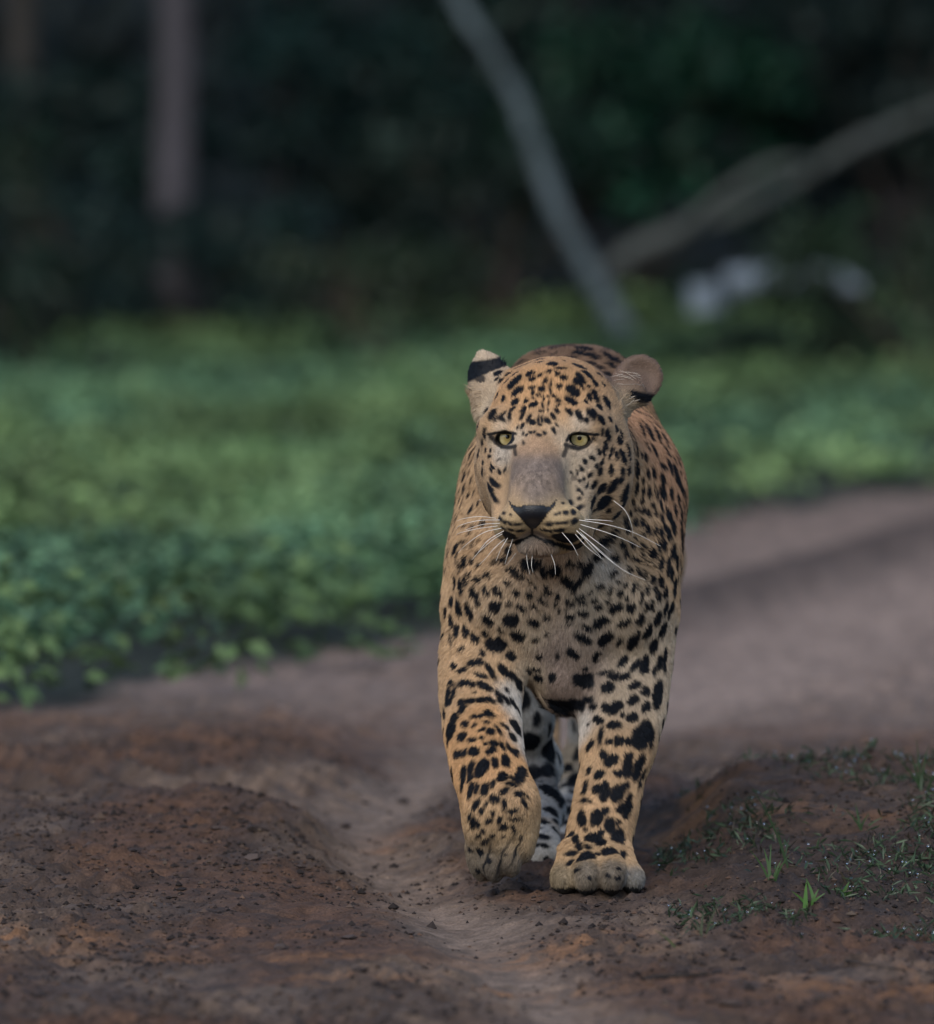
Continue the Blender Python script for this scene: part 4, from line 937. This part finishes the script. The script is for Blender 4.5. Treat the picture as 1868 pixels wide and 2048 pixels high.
# ================================================================== VEGETATION
def leaf_quads(C, size, nrm, ang, ratio=.5, fold=.25):
    """kite-shaped leaves: centres, lengths, normals, in-plane angles -> V, F (2 tris folded along the midrib as 2 quads -> 1 mesh)"""
    n = len(C)
    nrm = nrm / (np.linalg.norm(nrm, axis=1, keepdims=True) + 1e-9)
    ref = np.where(np.abs(nrm[:, 2:3]) < .9, np.array([[0, 0, 1.0]]), np.array([[1.0, 0, 0]]))
    a = np.cross(nrm, ref); a /= np.linalg.norm(a, axis=1, keepdims=True); b = np.cross(nrm, a)
    u = a * np.cos(ang)[:, None] + b * np.sin(ang)[:, None]; v = np.cross(nrm, u)
    L = size[:, None]; Wd = L * ratio
    base = C - u * L * .5; tip = C + u * L * .5 - nrm * L * .08
    m1 = C + v * Wd * .5 - u * L * .06 + nrm * Wd * fold; m2 = C - v * Wd * .5 - u * L * .06 + nrm * Wd * fold
    V = np.stack([base, m1, tip, m2], 1).reshape(-1, 3)
    k = np.arange(n)[:, None] * 4
    F = np.concatenate([k + np.array([[0, 2, 1]]), k + np.array([[0, 3, 2]])])
    return V, F
def mat_leaf(name, rough=.5, trans=.25):
    m, nt, b = mat_new(name)
    a = nt.nodes.new('ShaderNodeAttribute'); a.attribute_name = 'col'
    nt.links.new(a.outputs['Color'], b.inputs['Base Color'])
    b.inputs['Roughness'].default_value = rough; b.inputs['Specular IOR Level'].default_value = .3
    tr = nt.nodes.new('ShaderNodeBsdfTranslucent'); nt.links.new(a.outputs['Color'], tr.inputs['Color'])
    mx = nt.nodes.new('ShaderNodeMixShader'); mx.inputs[0].default_value = trans
    nt.links.new(b.outputs[0], mx.inputs[1]); nt.links.new(tr.outputs[0], mx.inputs[2])
    nt.links.new(mx.outputs[0], nt.nodes['Material Output'].inputs['Surface'])
    return m
m_leaf = mat_leaf('leaf')
m_bark = mat_attr('bark', rough=.85, spec=.2, noise=(60, .6, 1.3), bump=(.6, .004))

# ---- low ground cover on both sides beyond the track
def ground_cover():
    n = 14500
    x = rng.uniform(-7.2, 7.2, n); y = rng.uniform(2.6, 23.5, n)
    e = y - veg_edge(x)
    p = np.stack([x, y, np.zeros(n)], 1)
    dn = fbm(p * np.array([1.6, .9, 1]), 3, 91)
    keep = (np.abs(x) < 2.3 + .19 * (y + 2)) & (e > rng.normal(-.05, .22, n) - .22 * (x < .1)) & (dn > -.30 + .25 * rng.random(n) - .35 * smooth(2, 7, e))
    x, y, e, dn = x[keep], y[keep], e[keep], dn[keep]
    z = ground_z(x, y)
    tone = fbm(np.stack([x, y * .7, 0 * x], 1) * 1.7, 3, 92)
    hue = fbm(np.stack([x, y * .7, 0 * x], 1) * 1.1, 2, 93)
    C, S, Nn, Col = [], [], [], []
    for i in range(len(x)):
        k = int(rng.integers(14, 30)); r = rng.uniform(.05, .13); h = rng.uniform(.03, .11) * (1 + .8 * dn[i]) * (1.9 if (e[i] < 1.0 and x[i] < .1) else 1)
        a = rng.uniform(0, 6.283, k); q = np.sqrt(rng.random(k)) * r
        hh = h * rng.uniform(.15, 1.0, k) + .01
        C.append(np.stack([x[i] + q * np.cos(a), y[i] + q * np.sin(a), z[i] + hh], 1))
        S.append(rng.uniform(.022, .055, k))
        nn = np.stack([np.cos(a) * .5, np.sin(a) * .5, np.ones(k)], 1) + rng.normal(0, .35, (k, 3)); Nn.append(nn)
        base = lerp(np.array([.125, .235, .125]), np.array([.190, .285, .110]), smooth(-.4, .4, hue[i]))
        base = base * (1 + 1.0 * tone[i]) * rng.uniform(.85, 1.15)
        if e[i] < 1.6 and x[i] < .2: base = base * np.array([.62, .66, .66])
        if rng.random() < .12: base = base * .45
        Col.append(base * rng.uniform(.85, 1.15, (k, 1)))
    C, S, Nn, Col = map(np.concatenate, (C, S, Nn, Col))
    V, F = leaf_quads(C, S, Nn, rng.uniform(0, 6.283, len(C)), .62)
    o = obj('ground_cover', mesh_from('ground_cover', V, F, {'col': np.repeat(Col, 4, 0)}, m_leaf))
    tag(o, 'low green leafy ground cover spreading between the track and the jungle edge', 'ground cover', kind='stuff')
    print('info: cover leaves', len(C))
ground_cover()

# ---- shrubs of the jungle edge
def foliage(cx, cy, z0, z1, r, n, size, base, seed, top_heavy=.5):
    g = np.random.default_rng(seed)
    ncl = max(6, n // 45)
    ca = g.uniform(0, 6.283, ncl); cr = np.sqrt(g.random(ncl)) * r; cz = z0 + (z1 - z0) * g.random(ncl) ** top_heavy
    cl = np.stack([cx + cr * np.cos(ca), cy + cr * np.sin(ca), cz], 1)
    tone = g.uniform(.55, 1.35, ncl)
    pick = g.integers(0, ncl, n)
    rad = r * .33
    off = g.normal(0, 1, (n, 3)); off /= np.linalg.norm(off, axis=1, keepdims=True); off *= (g.random((n, 1)) ** .5) * rad
    C = cl[pick] + off * np.array([1, 1, .75])
    C[:, 2] = np.maximum(C[:, 2], z0 * .5 + .02)
    S = g.uniform(size * .6, size * 1.3, n)
    Nn = off / rad + np.array([0, -.15, .8]) + g.normal(0, .4, (n, 3))
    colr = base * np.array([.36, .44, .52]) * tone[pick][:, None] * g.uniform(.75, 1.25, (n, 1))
    V, F = leaf_quads(C, S, Nn, g.uniform(0, 6.283, n), .5)
    return V, F, np.repeat(colr, 4, 0), cl
def shrub(cx, cy, r, h, n, size, base, label, seed):
    z = float(ground_z(np.array([cx]), np.array([cy]))[0])
    root = obj('shrub', None, loc=(cx, cy, z))
    tag(root, label, 'shrub', 'shrubs of the jungle edge')
    V, F, c, cl = foliage(0, 0, .02, h, r, int(n * 2.0), size, np.array(base), seed)
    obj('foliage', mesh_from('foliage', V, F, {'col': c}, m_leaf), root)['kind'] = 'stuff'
    for i in range(0, min(len(cl), 9)):
        P = bez([(0, 0, -.03), (cl[i][0] * .35, cl[i][1] * .35, cl[i][2] * .55), tuple(cl[i])], 4)
        v, f = tube(P, np.linspace(.012, .004, len(P)), 4)
        obj('stem', mesh_from('stem', v, f, {'col': np.tile((.07, .055, .045), (len(v), 1))}, m_bark), root)
SH = [  # photo x, depth, radius, height, leaves, leaf size, colour, label
 (60, 20.3, .40, .42, 520, .060, (.030, .060, .030), 'dark low shrub with small leaves at the foot of the dark slender trunk'),
 (400, 22.6, .45, .46, 600, .065, (.036, .075, .055), 'dull blue green shrub in front of the pale tree trunk'),
 (760, 20.8, .36, .40, 480, .055, (.055, .075, .030), 'olive brown shrub low on the jungle edge beside the leaning dead stem'),
 (1000, 23.2, .46, .75, 700, .065, (.040, .070, .045), 'grey green shrub behind the foot of the leaning dead stem'),
 (1345, 20.2, .30, .18, 260, .050, (.045, .085, .035), 'small mid green shrub in front of the fallen log'),
 (1600, 20.4, .36, .17, 260, .055, (.045, .060, .030), 'brownish green low shrub before the far end of the fallen log'),
 (1840, 19.6, .45, .52, 620, .060, (.050, .085, .030), 'leafy olive shrub below the tip of the forked dead branch'),
 (150, 23.8, .50, .85, 800, .075, (.026, .060, .042), 'tall dark shrub rising behind the low shrubs near the pale trunk'),
 (700, 24.0, .55, 1.10, 1000, .075, (.030, .074, .056), 'tall bluish green shrub between the pale trunk and the leaning dead stem'),
 (900, 24.2, .60, 1.15, 1000, .075, (.044, .074, .046), 'tall olive green shrub behind the leaning dead stem'),
 (1290, 23.6, .50, 1.05, 1100, .085, (.024, .095, .045), 'bright green shrub framed between the leaning dead stem and the forked branch'),
 (1560, 24.6, .60, 1.10, 900, .075, (.018, .040, .028), 'very dark shrub behind the forked dead branch'),
 (1820, 23.8, .60, 1.20, 900, .075, (.016, .036, .026), 'blackish green shrub crossed by the thin end of the forked dead branch'),
 (-260, 21.5, .55, .80, 700, .07, (.030, .065, .030), 'broad dark shrub spreading beyond the dark slender trunk'),
 (2150, 21.5, .55, .80, 700, .07, (.030, .065, .030), 'broad dark shrub spreading beyond the leafy olive shrub')]
for i, (px, yy, r, h, n, sz, base, lab) in enumerate(SH):
    cx = float((px - PW / 2) / FPX * (CAM_D + yy))
    shrub(cx, yy, r, h, n, sz, base, lab, 500 + i)

# ---- trees: trunks seen low, crowns closing above the frame and shading the edge
def tree(px, yy, r, lean, colr, label, seed, crown_y=0.0, crown_r=2.0, z1=4.2):
    g = np.random.default_rng(seed)
    cx = float((px - PW / 2) / FPX * (CAM_D + yy)); z = float(ground_z(np.array([cx]), np.array([yy]))[0])
    root = obj('jungle_tree', None, loc=(cx, yy, z - .1))
    tag(root, label, 'tree', 'trees of the jungle edge')
    P = bez([(0, 0, 0), (lean * .3 + .03, 0, 1.2), (lean * .7, -.1, 2.6), (lean, -.2, 4.4)], 8)
    V, F = tube(P, np.linspace(r * 1.15, r * .55, len(P)), 12)
    V = V + (fbm(V * 6, 2, seed) * r * .25)[:, None] * np.array([1, 1, 0])
    c = np.array(colr) * (1 + .35 * fbm(V * np.array([9, 9, 4]), 3, seed + 1))[:, None]
    tr = obj('trunk', mesh_from('trunk', V, F, {'col': c}, m_bark), root)
    for j in range(7):
        a = g.uniform(0, 6.283); L = crown_r * g.uniform(.5, .9); s = P[int(len(P) * g.uniform(.45, .98))]
        Q = bez([tuple(s), (s[0] + L * .5 * math.cos(a), s[1] + L * .5 * math.sin(a), s[2] + .5), (s[0] + L * math.cos(a), s[1] + L * math.sin(a) + crown_y * .5, s[2] + .9)], 5)
        v, f = tube(Q, np.linspace(r * .45, r * .12, len(Q)), 6)
        obj('limb', mesh_from('limb', v, f, {'col': np.tile(colr, (len(v), 1))}, m_bark), tr)
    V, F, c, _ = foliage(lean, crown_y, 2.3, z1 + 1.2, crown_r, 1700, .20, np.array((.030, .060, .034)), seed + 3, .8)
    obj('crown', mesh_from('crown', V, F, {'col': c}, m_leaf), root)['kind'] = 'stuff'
for t in ((345, 23.0, .065, -.06, (.06, .055, .062), 'pale grey tree trunk rising behind the dark shrubs', 41),
          (540, 24.6, .045, .06, (.06, .065, .07), 'slim grey tree trunk standing beside the pale trunk', 42),
          (60, 24.4, .06, -.2, (.05, .045, .04), 'dark slender tree trunk past the pale trunk, away from the leaning dead tree', 43),
          (1740, 26.0, .10, .2, (.045, .04, .04), 'thick blackish trunk behind the forked dead branch', 44),
          (1140, 27.0, .09, -.1, (.05, .045, .045), 'dark trunk deep behind the bright green shrub', 45),
          (-500, 23.5, .10, .1, (.06, .055, .05), 'brown trunked tree standing past the dark slender trunk', 46),
          (2300, 23.8, .10, -.1, (.06, .055, .05), 'brown trunked tree standing past the thick blackish trunk', 47)):
    tree(*t[:5], t[5], t[6], crown_y=.2)
# the wood behind reads as one dark mass
def far_wood():
    n = 20000
    C = np.stack([rng.uniform(-13, 13, n), rng.uniform(26.5, 34, n), rng.uniform(0, 1, n) ** .8 * 6.5], 1)
    C[:, 2] += ground_z(C[:, 0], C[:, 1])
    S = rng.uniform(.14, .30, n)
    Nn = rng.normal(0, .5, (n, 3)) + np.array([0, -.5, .7])
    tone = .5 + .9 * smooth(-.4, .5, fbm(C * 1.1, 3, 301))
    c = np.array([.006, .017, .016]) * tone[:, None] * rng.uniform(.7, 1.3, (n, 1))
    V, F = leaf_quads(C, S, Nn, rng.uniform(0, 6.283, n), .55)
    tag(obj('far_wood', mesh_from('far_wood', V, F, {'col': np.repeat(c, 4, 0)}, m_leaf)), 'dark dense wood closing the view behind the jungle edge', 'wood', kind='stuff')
far_wood()

# ---- dead wood lying in front of the jungle
def stick(name, px_pts, yy, r0, r1, colr, parent=None, off=None, sides=9, seed=0):
    P = np.array([W(a, b, yy + (c if c else 0)) for a, b, c in px_pts])
    P = bez(P, 7)
    V, F = tube(P, np.linspace(r0, r1, len(P)) * (1 + .12 * np.sin(np.arange(len(P)) * 1.7)), sides)
    V = V + (fbm(V * 9, 2, 400 + seed) * r0 * .35)[:, None] * np.array([1, .5, 1])
    c = np.array(colr) * (1 + .45 * fbm(V * np.array([5, 5, 5]), 3, 410 + seed))[:, None]
    if off is not None: V = V - off
    return obj(name, mesh_from(name, V, F, {'col': np.clip(c, .02, .6)}, m_bark), parent)
PALE = (.085, .11, .12)
base = W(1225, 640, 22.4)
leaning = obj('leaning_dead_tree', None, loc=tuple(base))
tag(leaning, 'pale leafless dead tree leaning over the jungle edge beside the fallen log', 'dead tree')
stick('stem', [(1250, 665, 0), (1205, 590, 0), (1165, 520, 0), (1125, 440, 0), (1090, 350, .1), (1055, 250, .1), (1015, 170, .2), (965, 80, .2), (915, -10, .3), (850, -130, .4)], 22.4, .040, .020, PALE, leaning, base, seed=1)
base = W(1230, 545, 22.6)
forked = obj('forked_dead_branch', None, loc=tuple(base))
tag(forked, 'long grey forked dead branch slanting up above the fallen log', 'dead branch')
stick('branch', [(1195, 560, 0), (1270, 500, 0), (1370, 460, 0), (1480, 420, 0), (1590, 365, .1), (1690, 300, .1), (1790, 255, .2), (1880, 215, .2), (2050, 120, .3)], 22.6, .036, .017, (.068, .075, .07), forked, base, seed=2)
stick('fork', [(1370, 455, 0), (1440, 395, 0), (1520, 345, 0), (1580, 325, 0), (1640, 335, .1)], 22.55, .026, .016, (.068, .075, .07), forked, base, seed=3)
tag(stick('fallen_log', [(1455, 568, 0), (1540, 552, 0), (1620, 555, 0), (1715, 578, .05)], 21.3, .046, .036, (.20, .24, .28), seed=4, sides=12), 'pale weathered log lying level below the forked dead branch', 'log')
tag(stick('broken_stump', [(1412, 622, 0), (1410, 590, 0), (1408, 560, 0)], 21.2, .055, .044, (.20, .24, .28), seed=5, sides=12), 'short pale broken stump beside the fallen log', 'stump')

# ---- wet grass on the right berm: a few tufts one can pick out, and the small stuff between them
m_grass = mat_leaf('grass_blade', .35, .2)
def blade(p0, d, L, wdt, bend, colr, parent, off, n=6):
    d = np.asarray(d, float); d /= np.linalg.norm(d)
    side = np.cross(d, (0, 1, 0.2)); side /= np.linalg.norm(side) + 1e-9
    V, F = [], []
    for i in range(n):
        t = i / (n - 1)
        c = p0 + d * L * t + np.array(bend) * L * t * t
        w = wdt * (1 - t ** 1.6) + .0002
        V += [c - side * w, c + side * w + np.array([0, .0006, 0])]
    for i in range(n - 1): F.append((2 * i, 2 * i + 1, 2 * i + 3, 2 * i + 2))
    V = np.array(V) - off
    return obj('blade', mesh_from('blade', V, np.array(F), {'col': np.tile(colr, (len(V), 1))}, m_grass), parent)
def gpoint(px, py):
    g = toground(px, py)
    # march along the view ray to the relief
    d = pxray(px, py); o = np.array([0, -CAM_D, CAM_H])
    ts = np.linspace(9.5, 22, 1600) / d[1]
    Q = o + d * ts[:, None]
    below = Q[:, 2] < ground_z(Q[:, 0], Q[:, 1])
    return Q[np.argmax(below)] if below.any() else g
TUFT = [  # base pixel, blades: (dx px, height px, width mm, colour), label
 ((1622, 1812), [(-18, 62, 2.6), (2, 58, 3.0), (16, 40, 2.4), (-30, 30, 2.2), (30, 26, 2.2)], (.065, .15, .035), 'bright green seedling with a few broad blades on the damp berm'),
 ((1690, 1785), [(12, 30, 2.6), (-14, 20, 2.4), (26, 14, 2.2)], (.06, .13, .035), 'small fresh green sprig beside the bright seedling'),
 ((1405, 1868), [(6, 62, 1.6), (30, 76, 1.0), (-8, 40, 1.0)], (.045, .060, .028), 'thin dark grass stem standing alone in bare dirt'),
 ((1578, 1850), [(14, 40, 1.2), (4, 24, 1.0)], (.030, .034, .024), 'short dark stub of a stem in bare dirt'),
 ((1575, 1728), [(-46, 110, 1.1), (-62, 150, 1.0), (10, 60, 1.0), (-20, 90, .9)], (.040, .070, .034), 'tall bent grass stems on the side of the berm facing the leopard'),
 ((1545, 1760), [(-14, 70, 2.2), (16, 46, 1.8), (-36, 60, 1.4), (28, 58, 1.4), (4, 80, 1.6)], (.045, .09, .032), 'mid green grass tuft low on the berm near the bent stems'),
 ((1845, 1580), [(-20, 80, 1.6), (14, 96, 1.6), (-44, 60, 1.4), (30, 60, 1.6), (-8, 110, 1.2), (4, 50, 2.0)], (.035, .070, .030), 'dark grass tuft on top of the berm'),
 ((1372, 1720), [(-4, 66, 1.0), (8, 30, 1.0)], (.030, .036, .026), 'single hooked dark stem at the edge of the berm'),
 ((1720, 1660), [(-34, 46, 1.4), (-10, 60, 1.6), (18, 40, 1.6), (34, 24, 1.4)], (.045, .085, .038), 'small green tuft by the orange soil of the berm'),
 ((1355, 1895), [(-40, 34, 1.1), (16, 14, 1.0)], (.055, .085, .030), 'thin flat grass shoot lying over bare dirt')]
for (bx_, by_), bl, colr, lab in TUFT:
    p = gpoint(bx_, by_)
    root = obj('grass_tuft', None, loc=tuple(p))
    tag(root, lab, 'grass tuft', 'grass tufts on the berm')
    for dx, h, wmm in bl:
        u = PX(p[1])
        L = math.hypot(dx, h) * u
        blade(p + np.array([rng.normal(0, .003), rng.normal(0, .006), -.004]), (dx * .5, rng.normal(0, 8), h), L * 1.05, wmm * .001, (dx * .5 / math.hypot(dx, h), 0, -.06), np.array(colr) * rng.uniform(.8, 1.2), root, p)
def berm_cover():
    n = 9000
    px = rng.uniform(1330, 2050, n); py = rng.uniform(1520, 1880, n)
    pts, colr, L = [], [], []
    g = toground(px, py)
    x, y = rng.uniform(.24, .85, n), rng.uniform(-.75, 1.1, n)
    den = fbm(np.stack([x * 6, y * 4, 0 * x], 1), 3, 321) + .28 * smooth(.35, .6, x) - .25 * smooth(.3, .9, y)
    k = den + rng.normal(0, .14, n) > .10
    x, y = x[k], y[k]; n = len(x)
    z = ground_z(x, y)
    C = np.stack([x, y, z + rng.uniform(.001, .012, n)], 1)
    S = rng.uniform(.008, .026, n)
    a = rng.uniform(0, 6.283, n)
    Nn = np.stack([np.cos(a), np.sin(a), rng.uniform(.2, 1.2, n)], 1)
    c = np.where(rng.random((n, 1)) < .5, np.array([.035, .060, .034]), np.array([.055, .085, .045])) * rng.uniform(.6, 1.4, (n, 1))
    c = np.where(rng.random((n, 1)) < .2, np.array([.06, .05, .035]), c)
    V, F = leaf_quads(C, S, Nn, rng.uniform(0, 6.283, n), .16)
    tag(obj('wet_grass_cover', mesh_from('wet_grass_cover', V, F, {'col': np.repeat(c, 4, 0)}, m_grass)), 'sparse wet grass and litter matted over the dark berm', 'grass', kind='stuff')
    # dew
    m, nt, b = mat_new('dew'); b.inputs['Base Color'].default_value = (.95, .98, 1, 1); b.inputs['Roughness'].default_value = .02
    b.inputs['Transmission Weight'].default_value = 1.0; b.inputs['IOR'].default_value = 1.33
    q = rng.choice(n, 330, replace=False)
    P = C[q] + np.array([0, -.002, .006]); r = rng.uniform(.0008, .0021, len(q))
    V = (IV[None] * r[:, None, None] + P[:, None]).reshape(-1, 3)
    F = (IF[None] + (np.arange(len(q)) * 12)[:, None, None]).reshape(-1, 3)
    tag(obj('dew_drops', mesh_from('dew_drops', V, F, None, m)), 'tiny dew drops glinting on the wet grass of the berm', 'dew', kind='stuff')
berm_cover()
# twigs lying in front
def ground_twig(pts, r, colr, lab, seed):
    P = bez([gpoint(a, b) + np.array([0, 0, r * .6]) for a, b in pts], 6)
    V, F = tube(P, np.linspace(r, r * .5, len(P)), 6)
    V = V + (fbm(V * 60, 2, seed) * r * .5)[:, None]
    tag(obj('twig', mesh_from('twig', V, F, {'col': np.tile(colr, (len(V), 1))}, m_bark)), lab, 'twig')
ground_twig([(1285, 1962), (1345, 1955), (1420, 1950), (1490, 1938)], .0030, (.040, .032, .028), 'dark crooked twig half sunk in the dirt in front of the berm', 431)
ground_twig([(1690, 1922), (1770, 1935), (1880, 1946)], .0014, (.050, .040, .034), 'thin straight twig lying across dirt below the berm', 432)
